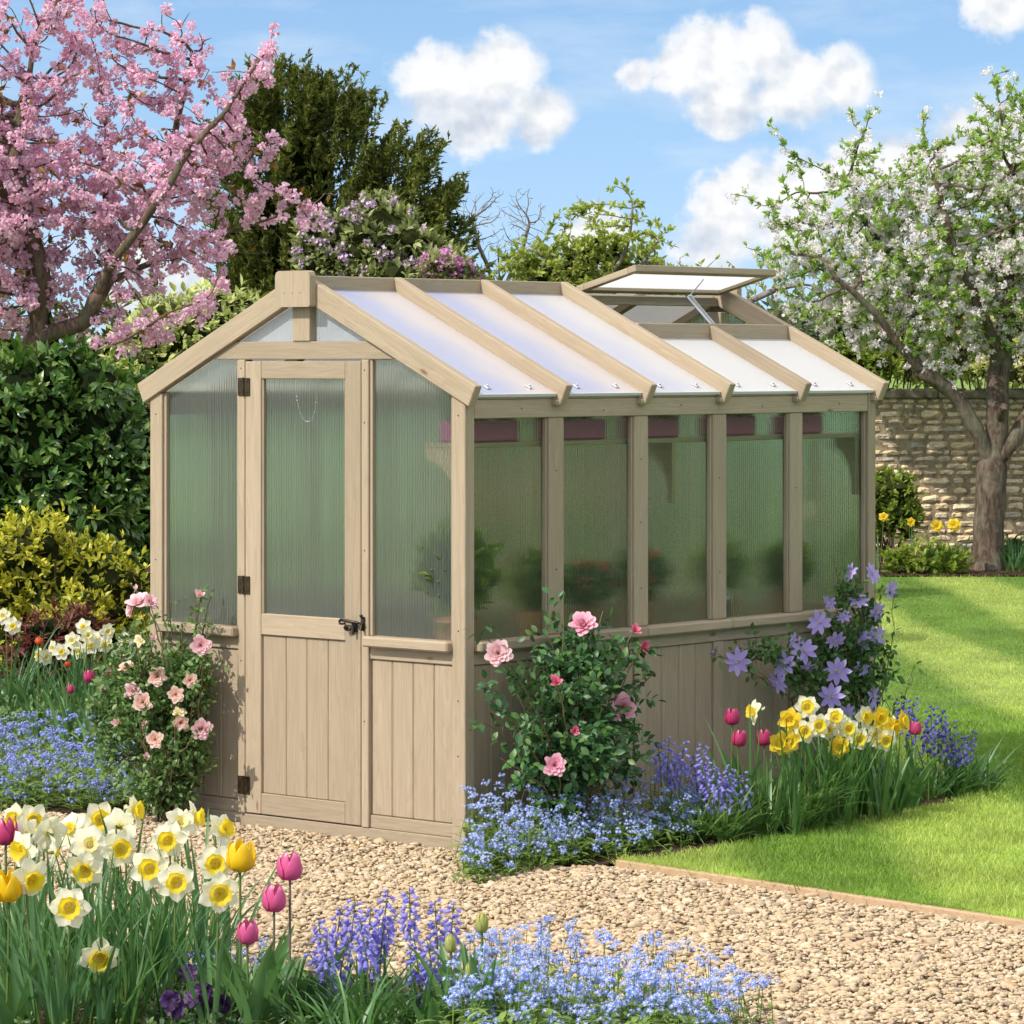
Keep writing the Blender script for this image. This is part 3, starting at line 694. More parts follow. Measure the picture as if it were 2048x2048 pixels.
# rear gable
bx('sill_plinth',-HX+.066,HX-.063,GL-.045,GL-.006,0,.046,'x'); bx('header_rail',-.39,.39,GL-.044,GL-.004,1.692,1.756,'x')
bx('king_post',-.043,.043,GL-.04,GL-.002,1.757,1.885,'z')
bx('sill_rail',-HX+.065,HX-.062,GL-.04,GL-.010,.66,.722,'x')
for x in (-.3,.3): bx('wall_post',x-.02,x+.02,GL-.044,GL-.004,.723,1.691,'z')
M=Matrix(((0,-1,0,0),(0,0,1,GL-.024),(1,0,0,0),(0,0,0,1))); boards('board_panel',-.717,.717,.0465,.6595,14,GHR,M)
for x0,x1 in ((-.718,-.321),(-.279,.279),(.321,.718)):
    xm=max(abs(x0),abs(x1)); za=min(1.691,zt(xm)-.09); xk=(ZR-.09-1.691)/SL
    c=[(x1,GL-.028,.7225),(x0,GL-.028,.7225)]
    c+= [(x0,GL-.028,1.691),(x1,GL-.028,1.691)] if xm<.4 else ([(x0,GL-.028,1.691),(xk,GL-.028,1.691),(x1,GL-.028,za)] if x0>0 else [(x0,GL-.028,za),(-xk,GL-.028,1.691),(x1,GL-.028,1.691)])
    pane('window_pane',c,PANE)
xk=(ZR-.088-1.757)/SL
pane('gable_pane',[(-.043,GL-.03,1.757),(-xk,GL-.03,1.757),(-.043,GL-.03,zt(.043)-.088)],PANE)
pane('gable_pane',[(xk,GL-.03,1.757),(.043,GL-.03,1.757),(.043,GL-.03,zt(.043)-.088)],PANE)
# dark lining behind the door gap
# door
DOOR=bpy.data.objects.new('door',None); C.objects.link(DOOR); DOOR.parent=GHR; DOOR.location=(-.286,.012,.05)
def D(name,x0,x1,y0,y1,z0,z1,along,mat=None,b=.0025):
    o=bx(name,x0+.286,x1+.286,y0-.012,y1-.012,z0-.05,z1-.05,along,mat,DOOR,b); return o
y0,y1=.002,.034
D('door_stile',-.285,-.205,y0,y1,.051,1.685,'z'); D('door_stile',.214,.2895,y0,y1,.051,1.685,'z')
D('top_rail',-.2045,.2135,y0+.001,y1,1.622,1.685,'x'); D('middle_rail',-.2045,.2135,y0+.001,y1,.699,.775,'x'); D('bottom_rail',-.2045,.2135,y0+.001,y1,.051,.126,'x')
o=boards('board_panel',-.2045+.286,.2135+.286,.0765,.6485,4,DOOR,MF(.008),splits=[-.2045+.286,-.087+.286,.015+.286,.121+.286,.2135+.286],vee=.003)
pane('door_pane',[(-.205+.286,.010,.725),(.214+.286,.010,.725),(.214+.286,.010,1.572),(-.205+.286,.010,1.572)],PANEF,DOOR)
for x0,x1 in ((-.2045,-.196),(.2055,.2135)): D('glazing_bead',x0,x1,.008,.0215,.7755,1.6215,'z',b=.0015)
for z in (1.593,.875,.150):
    g=Geo(); chbox(g,-.030,-.002,-.003,.002,-.032,.032,.001); chbox(g,.002,.030,-.003,.002,-.032,.032,.001)
    tube(g,[(0,-.004,-.033),(0,-.004,.033)],.0042,10)
    for sx in (-1,1):
        for zz in (-.02,.02): tube(g,[(sx*.018,-.002,zz),(sx*.018,-.0045,zz)],.003,8,1)
    o=g.build('hinge',[BRONZE,DARKMETAL],DOOR,False); o.location=(-.0025,-.0125,z-.05)
# latch
g=Geo()
tube(g,[(-.062,-.02,.006),(-.05,-.026,.012),(-.02,-.026,.010),(.0,-.018,.006),(.028,-.016,.004)],[.0045,.0055,.006,.006,.004],8)
tube(g,[(-.062,-.02,.006),(-.058,-.022,-.002),(-.045,-.024,-.002),(-.03,-.024,0)],[.004,.004,.004,.004],8)
chbox(g,-.013,.010,-.012,-.001,-.030,.010,.003)
tube(g,[(-.030,-.02,-.022),(-.036,-.022,-.015),(-.030,-.022,-.008),(-.022,-.022,-.015),(-.026,-.02,-.022),(-.01,-.016,-.020)],.0045,8)
tube(g,[(.0,-.014,-.005),(.002,-.018,-.036)],[.006,.005],8)
LT=g.build('latch',DARKMETAL,DOOR,True); LT.location=(.268+.286,-.010,.762-.05)
g=Geo(); chbox(g,-.005,.007,-.008,0,-.026,.024,.002); tube(g,[(0,-.01,.022),(0,-.016,.028),(.002,-.01,.030)],[.005,.006,.004],8); tube(g,[(-.01,-.012,0),(.010,-.012,0)],.004,8); tube(g,[(0,-.01,-.006),(.003,-.018,-.022)],[.005,.006],8)
o=g.build('latch_keep',DARKMETAL,GHR,True); o.location=(.306,.001,.764)
# thin bead chain inside the door pane
g=Geo(); a=np.linspace(0,PI,26)
P=[(-.045+.052*(1-math.cos(t_))*.95,.013,1.575-.105*math.sin(t_)-.01*(1-math.cos(t_))) for t_ in a]
stones(g,np.array(P),np.full(26,.0035),4,(.8,1.)); 
o=g.build('bead_chain',simple('pale_bead',(.75,.75,.75),.4),DOOR,True); o.location=(.286,0,-.05+.01)
# roof vent: opening frame, flap, opener
bx('vent_crossbar',.345,.372,YR[3]+.019,YR[5]-.019,zt(.372)-.055,zt(.345)-.006,'y')
va=R(15); hx,hz=.03,1.952; fl=.305
VF=bpy.data.objects.new('roof_vent',None); C.objects.link(VF); VF.parent=GHR; VF.location=(hx,YR[3]+.065,hz); VF.rotation_euler=(0,-va,0)
vw=YR[5]-.03-(YR[3]+.065)
for nm,c in (('vent_frame',(0,.036,0,vw,0,.026,'y')),('vent_frame',(fl-.04,fl,0,vw,0,.026,'y')),('vent_frame',(.0365,fl-.0405,0,.036,0,.025,'x')),('vent_frame',(.0365,fl-.0405,vw-.036,vw,0,.025,'x'))):
    bx(nm,*c,parent=VF)
pane('vent_pane',[(.03,.03,.013),(.03,vw-.03,.013),(fl-.035,vw-.03,.013),(fl-.035,.03,.013)],VENTP,VF)
g=Geo()
mid=vw/2+YR[3]+.065
a_=np.array((.352,mid,zt(.352)-.01)); b_=np.array((.245,mid-.02,zt(.352)+.105)); 
for dy in (-.012,.012): tube(g,[a_+(0,dy,0),b_+(0,dy,0)],.0048,6)
tube(g,[a_,b_],.008,8,1)
tube(g,[b_+(0,-.014,0),b_+(0,.014,0)],.007,8)
hp=np.array((hx+.2*math.cos(va),mid+.10,hz+.2*math.sin(va)+.006))
tube(g,[b_,hp],.0032,6,1)
g.build('vent_opener',[STEEL,simple('piston_grey',(.33,.34,.36),.3,.5,.8)],GHR,True)
# shelf with brackets
bx('shelf',.55,HX-.052,.06,GL-.06,1.385,1.402,'y',WOODIN)
def bracket(y):
    g=Geo(); pr=[(.735,1.384),(.555,1.384),(.555,1.355),(.575,1.34),(.60,1.335),(.64,1.31),(.68,1.27),(.70,1.22),(.705,1.16),(.735,1.16)]
    n=len(pr); V=[(p[0],s,p[1]) for s in (y,y+.02) for p in pr]
    F=[[i,(i+1)%n,n+(i+1)%n,n+i] for i in range(n)]; g.add(V,F); g.add(V,[list(range(n))]); g.add(V,[list(range(n,2*n))[::-1]])
    g.build('shelf_bracket',WOODIN,GHR,False)
for y in (.055,1.2,GL-.08): bracket(y)
# ================================================================ growing things
def resample(pts,step):
    pts=np.asarray(pts,float); seg=np.linalg.norm(np.diff(pts,axis=0),axis=1); L=np.concatenate([[0],np.cumsum(seg)])
    n=max(2,int(L[-1]/step)+1); s=np.linspace(0,L[-1],n); return np.stack([np.interp(s,L,pts[:,k]) for k in range(3)],-1)
def colonize(limbs,A,step=.12,dk=.17,iters=80,seed=1,jit=.25,bias=(0,0,.05)):
    r=rng(seed); P=[];par=[]
    for li,pts in enumerate(limbs):
        q=resample(pts,step); q[1:-1]+=r.normal(0,step*.10,(len(q)-2,3))
        if li==0: prev=-1; start=0
        else: prev=int(np.argmin(np.linalg.norm(np.array(P)-q[0],axis=1))); start=1
        for k in range(start,len(q)): P.append(q[k]); par.append(prev); prev=len(P)-1
    P=np.array(P); par=list(par); A=np.asarray(A,float)
    d=np.full(len(A),1e9); ni=np.zeros(len(A),int)
    def upd(lo):
        nonlocal d,ni
        Q=P[lo:]
        for s in range(0,len(A),800):
            D=np.linalg.norm(A[s:s+800,None]-Q[None],axis=2); j=D.argmin(1); v=D[np.arange(len(j)),j]; m=v<d[s:s+800]
            dd=d[s:s+800]; nn=ni[s:s+800]; dd[m]=v[m]; nn[m]=j[m]+lo
    upd(0)
    for it in range(iters):
        al=d>dk
        if al.sum()<3: break
        u=(A[al]-P[ni[al]])/d[al][:,None]; idx=ni[al]; acc=np.zeros((len(P),3)); np.add.at(acc,idx,u); cnt=np.bincount(idx,minlength=len(P))
        who=np.nonzero(cnt)[0]; v=nrm(acc[who])+r.normal(0,jit,(len(who),3))+np.array(bias); v=nrm(v)
        new=P[who]+v*step; lo=len(P); P=np.concatenate([P,new]); par+=list(who); upd(lo)
        if len(P)>16000: break
    return P,np.array(par)
def radii(P,par,rt,rroot):
    n=len(P); nt_=np.zeros(n); ch=np.zeros(n,int)
    for i in range(n-1,-1,-1):
        if ch[i]==0: nt_[i]=1
        if par[i]>=0: nt_[par[i]]+=nt_[i]; ch[par[i]]+=1
    e=math.log(max(nt_[0],2))/math.log(rroot/rt); return rt*nt_**(1/e),nt_
def skelmesh(g,P,par,rad,sides=6,mat=0,minr=0):
    n=len(P); kids=[[] for _ in range(n)]
    for i in range(n):
        if par[i]>=0: kids[par[i]].append(i)
    starts=[(None,0)]; 
    while starts:
        pr,i=starts.pop(); ch=[] if pr is None else [pr]; ch.append(i)
        while kids[i]:
            k=sorted(kids[i],key=lambda q:-rad[q]); 
            for q in k[1:]: starts.append((i,q))
            i=k[0]; ch.append(i)
        rr=rad[ch].copy()
        if pr is not None: rr[0]=min(rad[pr],rr[1]*1.25)
        if rr.max()<minr: continue
        sd=sides if rr.max()>.02 else (5 if rr.max()>.008 else 3)
        if len(ch)>1:
            pts=P[ch]
            if len(ch)>4: pts=pts.copy(); pts[1:-1]=(pts[:-2]+2*pts[1:-1]+pts[2:])/4
            rr[-1]*=.5; tube(g,pts,rr,sd,mat)
def twigpts(P,par,rad,thr,dens,r):
    i=np.nonzero((par>=0)&(rad<thr))[0]; L=np.linalg.norm(P[i]-P[par[i]],axis=1); n=r.poisson(L*dens); k=np.repeat(i,n)
    s=r.uniform(0,1,len(k))[:,None]; return P[par[k]]*(1-s)+P[k]*s, nrm(P[k]-P[par[k]])
def capsules(caps,Y,n,r,depth=1.0,yoff=0.):     # attraction points: capsules given by their two ends and radius on the sight plane at Y
    w=[]; 
    for c in caps: 
        a=at19(c[0],c[1],Y); b=at19(c[2],c[3],Y); R_=c[4]*1.06/FPX*Y; w.append((np.linalg.norm(b-a)+2*R_)*R_*R_**.5)
    w=np.array(w)/sum(w); out=[]
    for c,q in zip(caps,w):
        m=max(3,int(n*q)); a=at19(c[0],c[1],Y); b=at19(c[2],c[3],Y); R_=c[4]*1.06/FPX*Y; s=r.uniform(0,1,(m,1))
        v=rdir(r,m)*r.uniform(0,1,(m,1))**(1/3)*R_; v[:,1]*=depth; p=a*(1-s)+b*s+v; p[:,1]+=yoff; out.append(p)
    return np.concatenate(out)
def rosettes(g,tips,dirs,nl,leaf,size,r,spread=(.5,1.3),back=.06,mat=0,upmix=.3):
    V,F,T=leaf; n=len(tips); t=np.repeat(tips,nl,0); d=np.repeat(dirs,nl,0); m=len(t)
    u=r.uniform(0,1,m); pos=t-d*(u*back)[:,None]
    rad=nrm(np.cross(d,rdir(r,m))); a=r.uniform(*spread,m)*(.35+.65*u)
    ld=nrm(d*np.cos(a)[:,None]+rad*np.sin(a)[:,None]+np.array([0,0,-.05])); up=nrm(d*.9+rdir(r,m)*.5+np.array([0,0,upmix]))
    W,FF,TT=scatter(V,F,T,pos,frames(ld,up),size*r.uniform(.6,1.2,m)); g.add(W,FF,mat,TT)
def ellshell(lumps,n,r,depth=.12,fac=None):      # points just under the surface of a union of ellipsoids
    w=np.array([ (a*b+b*c+a*c) for (_,(a,b,c)) in lumps]); w/=w.sum(); P=[];N=[]
    for (c,rr),q in zip(lumps,w):
        m=int(n*q)+1; u=rdir(r,m); k=1-np.abs(r.normal(0,depth,m)); c=np.array(c); rr=np.array(rr)
        P.append(c+u*rr*k[:,None]); N.append(nrm(u/rr))
    P=np.concatenate(P);N=np.concatenate(N); keep=np.ones(len(P),bool)
    for (c,rr) in lumps:
        q=np.linalg.norm((P-np.array(c))/np.array(rr),axis=1); keep&=~(q<.72)
    keep&=P[:,2]>0.01
    return P[keep],N[keep]
def sublumps(c,rr,n,r,f=(.28,.42),core=.8):
    c=np.array(c,float); rr=np.array(rr,float); out=[(c,rr*core)]; u=rdir(r,n)
    for k in range(n):
        s=r.uniform(*f); out.append((c+u[k]*rr*(1-s*.9)*np.array([1,1,1]),rr.mean()*s*np.array([1.15,1.15,1.])))
    return out
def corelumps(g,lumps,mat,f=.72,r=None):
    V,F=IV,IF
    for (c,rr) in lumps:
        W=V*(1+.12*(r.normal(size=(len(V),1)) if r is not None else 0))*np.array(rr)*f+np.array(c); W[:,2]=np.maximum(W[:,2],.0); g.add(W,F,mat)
def stalks(g,base,tips,rad,r,n,mat=0,sides=4):
    idx=r.choice(len(tips),min(n,len(tips)),replace=False)
    for i in idx:
        b=np.array(base)+np.array([r.normal(0,.04),r.normal(0,.04),0]); e=tips[i]
        tube(g,curve(b,e,(0,0,.1*np.linalg.norm(e-b)),6),np.linspace(rad,rad*.35,6),sides,mat)

# ---------------------------------------------------------------- plant materials
M={}
def K(f,*c): return [tuple(min(.93,x*f) for x in q) for q in c]
M['cherry_petal']=leafmat('cherry_petal',[(.78,.43,.59),(.87,.58,.72),(.92,.71,.81),(.83,.51,.66),(.94,.80,.87)],trans=.45,rough=.6,spec=.2,clump=.22,cscale=3,tmul=1.05,tcol=(1.05,.95,1.0))
M['cherry_leaf']=leafmat('young_cherry_leaf',[(.20,.12,.035),(.28,.17,.04),(.30,.10,.04),(.18,.17,.05)],trans=.4)
M['apple_petal']=leafmat('apple_petal',[(.92,.88,.88),(.93,.92,.91),(.92,.80,.83),(.93,.93,.92)],trans=.5,rough=.6,spec=.2,clump=.08,tcol=(1,.98,.98))
M['apple_leaf']=leafmat('apple_leaf',K(2.0,(.12,.16,.035),(.16,.24,.05),(.20,.26,.08),(.12,.20,.04)),trans=.45,clump=.25,cscale=3)
M['yew']=leafmat('yew_needles',K(1.7,(.045,.066,.016),(.085,.105,.024),(.145,.15,.035),(.065,.085,.02),(.20,.19,.045)),trans=.3,rough=.55,spec=.2,clump=.55,cscale=2.6)
M['laurel']=leafmat('glossy_dark_leaf',K(1.35,(.035,.080,.018),(.05,.11,.022),(.07,.14,.03),(.09,.17,.035),(.16,.22,.05)),trans=.25,rough=.30,spec=.6,clump=.4,cscale=3)
M['gold']=leafmat('golden_leaf',K(1.35,(.34,.32,.025),(.47,.43,.045),(.54,.50,.08),(.28,.31,.03),(.15,.20,.02)),trans=.35,rough=.38,spec=.4,clump=.45,cscale=5)
M['varieg']=leafmat('pale_shrub_leaf',K(1.7,(.22,.26,.08),(.34,.36,.14),(.42,.42,.22),(.15,.20,.05)),trans=.35,rough=.45,clump=.4,cscale=4)
M['rhodo']=leafmat('rhododendron_leaf',K(2.3,(.075,.095,.030),(.12,.14,.05),(.19,.20,.085),(.055,.075,.02)),trans=.3,rough=.4,clump=.45,cscale=3)
M['lilac']=leafmat('lilac_floret',[(.62,.40,.70),(.74,.54,.80),(.82,.66,.86),(.66,.40,.66)],trans=.3,rough=.6,clump=.2,tcol=(1,.95,1))
M['magenta']=leafmat('magenta_floret',[(.48,.16,.38),(.58,.24,.46),(.64,.32,.55)],trans=.3,rough=.6,clump=.2,tcol=(1,.9,1))
M['spring']=leafmat('spring_leaf',K(1.7,(.16,.20,.035),(.24,.28,.06),(.32,.34,.10),(.12,.17,.03)),trans=.45,clump=.35,cscale=3)
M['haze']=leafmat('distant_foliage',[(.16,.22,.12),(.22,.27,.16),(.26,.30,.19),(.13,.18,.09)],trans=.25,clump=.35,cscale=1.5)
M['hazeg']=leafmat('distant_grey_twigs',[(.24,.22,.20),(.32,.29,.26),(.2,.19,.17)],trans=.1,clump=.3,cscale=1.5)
M['orange']=leafmat('orange_new_leaf',[(.30,.13,.03),(.26,.22,.03),(.34,.28,.05),(.18,.24,.03)],trans=.35,clump=.3,cscale=3)
M['lime']=leafmat('lime_shrub_leaf',[(.20,.30,.03),(.28,.36,.05),(.16,.24,.03)],trans=.4,clump=.35,cscale=4)
M['hedge']=leafmat('dense_hedge_leaf',[(.06,.15,.03),(.09,.21,.04),(.13,.27,.05)],trans=.2,clump=.3,cscale=3)
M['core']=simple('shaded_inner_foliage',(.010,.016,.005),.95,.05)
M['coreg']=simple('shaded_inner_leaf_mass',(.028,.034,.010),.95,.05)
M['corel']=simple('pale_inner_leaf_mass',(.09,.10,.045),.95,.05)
M['stem']=leafmat('green_stem',[(.10,.17,.035),(.14,.21,.05)],trans=.1,rough=.4,clump=.1)
M['redstem']=leafmat('reddish_stem',[(.13,.09,.04),(.15,.12,.05)],trans=.05,rough=.5,clump=.1)
M['purplestem']=leafmat('dusky_stem',[(.16,.12,.10),(.18,.15,.11)],trans=.05,rough=.5,clump=.1)
M['strap']=leafmat('strap_leaf',K(1.4,(.045,.115,.035),(.065,.15,.04),(.09,.185,.05),(.05,.13,.045)),trans=.3,rough=.36,spec=.45,clump=.2,base=((.14,.24,.04),.3))
M['strapb']=leafmat('blue_green_strap_leaf',K(1.35,(.055,.13,.055),(.08,.17,.065),(.10,.20,.075)),trans=.3,rough=.4,spec=.4,clump=.2,base=((.16,.26,.05),.35))
M['strapl']=leafmat('light_arching_leaf',[(.13,.24,.06),(.18,.30,.08),(.24,.36,.12),(.10,.20,.05)],trans=.35,rough=.4,spec=.4,clump=.2)
M['tleaf']=leafmat('tulip_leaf',K(1.3,(.07,.15,.05),(.09,.19,.06),(.11,.21,.07)),trans=.3,rough=.42,spec=.4,clump=.2)
M['wpetal']=leafmat('white_daffodil_petal',[(.88,.86,.68),(.90,.89,.76),(.88,.85,.60)],trans=.4,rough=.5,spec=.25,clump=.0,base=((.86,.80,.30),.30),tcol=(1,.99,.86))
M['ypetal']=leafmat('yellow_daffodil_petal',[(.85,.62,.05),(.88,.68,.08)],trans=.35,rough=.5,spec=.25,clump=.0,tcol=(1,.95,.6))
M['ytrump']=leafmat('yellow_trumpet',[(.90,.72,.05),(.92,.76,.07)],trans=.5,rough=.5,spec=.25,clump=.0,base=((.90,.72,.05),.3),tip=((.92,.70,.04),.7),tcol=(1,.95,.5))
M['ptrump']=leafmat('pale_trumpet',[(.88,.78,.30),(.90,.80,.36)],trans=.3,rough=.5,clump=0,base=((.75,.55,.10),.4),tcol=(1,.95,.6))
M['otrump']=leafmat('orange_trumpet',[(.88,.50,.02),(.86,.45,.02)],trans=.3,rough=.5,clump=0,tcol=(1,.8,.3))
M['tpink']=leafmat('pink_tulip_petal',[(.62,.095,.26),(.70,.13,.32),(.66,.11,.29)],trans=.3,rough=.4,spec=.4,clump=.0,base=((.50,.20,.16),.12),tip=((.84,.42,.58),.80),tcol=(1.1,.8,.9))
M['tdpink']=leafmat('deep_pink_tulip_petal',[(.48,.04,.15),(.56,.06,.19)],trans=.3,rough=.4,spec=.4,clump=.0,base=((.6,.35,.3),.15),tip=((.70,.22,.36),.8),tcol=(1.1,.7,.8))
M['tyel']=leafmat('yellow_tulip_petal',[(.86,.56,.012),(.88,.62,.02)],trans=.3,rough=.4,spec=.4,clump=.0,tip=((.90,.70,.06),.8),tcol=(1,.9,.4))
M['tbud']=leafmat('green_tulip_bud',[(.38,.40,.10),(.42,.42,.13)],trans=.3,rough=.4,clump=.0,tip=((.55,.47,.15),.7))
M['torange']=leafmat('orange_red_petal',[(.70,.13,.04),(.62,.10,.04)],trans=.3,rough=.4,clump=0)
M['bell']=leafmat('bluebell_petal',[(.31,.29,.76),(.40,.37,.84),(.47,.44,.88),(.35,.31,.79)],trans=.45,rough=.5,spec=.3,clump=.15,tip=((.42,.40,.84),.6),tcol=(1,.95,1.1))
M['belld']=leafmat('deep_bluebell_petal',[(.13,.12,.45),(.19,.17,.56),(.25,.22,.62)],trans=.35,rough=.5,spec=.3,clump=.15,tcol=(1,.95,1.1))
M['fmn']=leafmat('forget_me_not_petal',[(.17,.27,.68),(.24,.36,.78),(.32,.44,.84),(.27,.33,.74),(.40,.50,.88)],trans=.3,rough=.6,spec=.2,clump=.12,tcol=(.95,1,1.05))
M['fmnd']=leafmat('deep_forget_me_not_petal',[(.12,.17,.58),(.17,.24,.68),(.24,.32,.76)],trans=.3,rough=.6,spec=.2,clump=.12,tcol=(.95,1,1.05))
M['eye']=simple('yellow_flower_eye',(.85,.72,.30),.6)
M['fleaf']=leafmat('forget_me_not_leaf',K(1.5,(.10,.17,.035),(.15,.23,.05),(.20,.28,.07),(.08,.14,.03)),trans=.35,rough=.5,clump=.35,cscale=8)
M['rleaf']=leafmat('rose_leaf',K(1.5,(.022,.065,.022),(.035,.09,.028),(.05,.115,.035),(.07,.14,.03)),trans=.22,rough=.42,spec=.4,clump=.3,cscale=8)
M['rleafl']=leafmat('light_rose_leaf',K(1.35,(.05,.10,.03),(.075,.14,.04),(.11,.19,.05),(.15,.22,.07)),trans=.28,rough=.4,spec=.45,clump=.35,cscale=8)
M['rpink']=leafmat('pink_rose_petal',[(.84,.33,.47),(.88,.43,.56),(.86,.38,.52)],trans=.35,rough=.5,spec=.25,clump=0,tip=((.90,.56,.66),.6),tcol=(1.,.85,.9))
M['rpale']=leafmat('pale_pink_rose_petal',[(.90,.58,.62),(.92,.68,.70)],trans=.35,rough=.5,spec=.25,clump=0,base=((.88,.55,.45),.5),tcol=(1.,.9,.9))
M['rpeach']=leafmat('peach_rose_petal',[(.90,.56,.44),(.92,.66,.54),(.90,.60,.48)],trans=.35,rough=.5,spec=.25,clump=0,tip=((.93,.74,.66),.5),tcol=(1.,.9,.85))
M['rdeep']=leafmat('deep_pink_rose_petal',[(.76,.15,.28),(.82,.22,.36)],trans=.35,rough=.5,clump=0,tip=((.86,.34,.46),.6),tcol=(1.,.8,.85))
M['rcream']=leafmat('cream_rose_petal',[(.88,.74,.48),(.88,.78,.58)],trans=.35,rough=.5,clump=0)
M['clem']=leafmat('clematis_petal',[(.46,.34,.78),(.54,.42,.84),(.60,.50,.88)],trans=.35,rough=.5,spec=.3,clump=.0,tip=((.62,.52,.88),.7),tcol=(1,.95,1.05))
M['clemd']=leafmat('dark_clematis_petal',[(.16,.10,.24),(.20,.13,.30)],trans=.2,rough=.5,clump=0)
M['stamen']=simple('cream_stamens',(.80,.74,.45),.6)
M['cleaf']=leafmat('clematis_leaf',K(1.4,(.035,.085,.02),(.05,.115,.028),(.075,.15,.035)),trans=.28,rough=.4,clump=.3,cscale=8)
M['acer']=leafmat('dark_red_leaf',[(.14,.03,.03),(.20,.05,.04),(.10,.03,.03),(.24,.12,.05)],trans=.35,rough=.5,clump=.3,cscale=6)
M['pansy']=leafmat('dark_purple_pansy_petal',[(.045,.012,.075),(.075,.02,.12),(.03,.01,.05)],trans=.2,rough=.5,clump=.0)
M['dleaf']=leafmat('dark_low_leaf',[(.03,.07,.02),(.045,.095,.03),(.07,.12,.035)],trans=.25,rough=.45,clump=.3,cscale=8)
M['redflower']=leafmat('red_flower_petal',[(.75,.06,.05),(.80,.12,.08),(.70,.05,.10)],trans=.3,clump=0)
M['potpink']=simple('magenta_glazed_pot',(.36,.06,.16),.35,.5)
M['zinc']=simple('zinc_bucket',(.50,.52,.54),.35,.5,.8,.2,20)
M['terra']=simple('terracotta',(.42,.18,.09),.8)

# ---------------------------------------------------------------- flower shapes (face +Z, unit in metres)
def grid(nu,nv): return np.array([[i*(nv+1)+j,(i+1)*(nv+1)+j,(i+1)*(nv+1)+j+1,i*(nv+1)+j+1] for i in range(nu) for j in range(nv)])
def flatpetal(L,w,r,nu=4,nv=6,peak=.45,cup=.15,curl=.1,ruf=.05,tw=0.):
    U,V=np.meshgrid(np.linspace(-1,1,nu+1),np.linspace(0,1,nv+1),indexing='ij')
    prof=np.sin(PI*np.clip(V,0,1)**(math.log(.5)/math.log(peak)))**.65; prof=np.where(V>=1,0.05,prof); prof=np.maximum(prof,.14*(1-V))
    x=U*prof*w/2; y=V*L*(1-.04*U*U); z=cup*w*(U**2)*prof+curl*L*np.sin(V*PI*.8)+ruf*w*np.sin(V*7+U*3+r.uniform(0,6))*np.abs(U)+tw*U*V*w
    return np.stack([x,y,z],-1).reshape(-1,3),grid(nu,nv),V.reshape(-1)
def ring(g,n,r0,tilt,pet,mat=0,off=0.,jit=.08,r=None,sc=1.,z0=0.):
    for k in range(n):
        V,F,T=pet(); a=off+2*PI*k/n+(r.normal(0,jit) if r is not None else 0); tl=tilt+(r.normal(0,.10) if r is not None else 0)
        c,s=math.cos(tl),math.sin(tl); W=V.copy()*sc; W=np.stack([W[:,0],W[:,1]*c-W[:,2]*s,W[:,1]*s+W[:,2]*c+z0],-1); W[:,1]+=r0
        c,s=math.cos(a),math.sin(a); W=np.stack([W[:,0]*c-W[:,1]*s,W[:,0]*s+W[:,1]*c,W[:,2]],-1); g.add(W,F,mat,T)
def revpetal(g,rho,z,az,hw,nu=4,tip=.25,mat=0,edge=.0):
    n=len(rho); V=np.linspace(0,1,n); U=np.linspace(-1,1,nu+1); P=[];T=[]
    for u in U:
        for k,v in enumerate(V):
            ve=v*(1-tip*u*u); rr=np.interp(ve,V,rho)*(1+edge*u*u*v); zz=np.interp(ve,V,z); w=hw*(np.sin(PI*min(1,.10+.62*v)))**.6*(1-.45*max(0,v-.75)/.25)
            a=az+u*w; P.append((rr*math.cos(a),rr*math.sin(a),zz)); T.append(ve)
    g.add(P,grid(nu,n-1),mat,T)
def mesh_daff(seed,pm,L=.050):
    r=rng(seed); g=Geo()
    for off,z0 in ((0,0),(PI/3,.0012)): ring(g,3,.004,r.normal(-.04,.12),lambda:flatpetal(L*r.uniform(.93,1.05),L*.82,r,4,6,.48,r.uniform(-.02,.16),r.uniform(-.05,.06),.07),0,off,.05,r,1.,z0)
    tube(g,[(0,0,-.014),(0,0,-.006),(0,0,0)],[.0035,.005,.004],7,1,False)
    return g.mesh('daffodil_petals',[pm,M['stem']])
def mesh_trumpet(seed,m,R0=.014,R1=.0235,H=.024):
    r=rng(seed); g=Geo(); na,nv=30,7; P=[];T=[]; ph=r.uniform(0,6)
    for j in range(nv+1):
        v=j/nv; rr=R0+(R1-R0)*(v**1.6)+(.0028 if j==nv else 0)
        for k in range(na):
            a=2*PI*k/na; f=v**3; q=rr*(1+f*(.06*math.sin(a*9+ph)+.05*math.sin(a*5))); P.append((q*math.cos(a),q*math.sin(a),H*v*(1+.06*f*math.sin(a*11+ph)))); T.append(v)
    F=[[j*na+k,j*na+(k+1)%na,(j+1)*na+(k+1)%na,(j+1)*na+k] for j in range(nv) for k in range(na)]
    g.add(P,F,0,T); g.add([(R0*math.cos(2*PI*k/12),R0*math.sin(2*PI*k/12),.0015) for k in range(12)],[list(range(12))],0,np.full(12,.5))
    for k in range(6):
        a=k*PI/3; tube(g,[(.003*math.cos(a),.003*math.sin(a),.0),(.004*math.cos(a),.004*math.sin(a),H*.62)],[.0008,.0016],4,0,tt=np.array([.5,1.]))
    return g.mesh('daffodil_trumpet',[m])
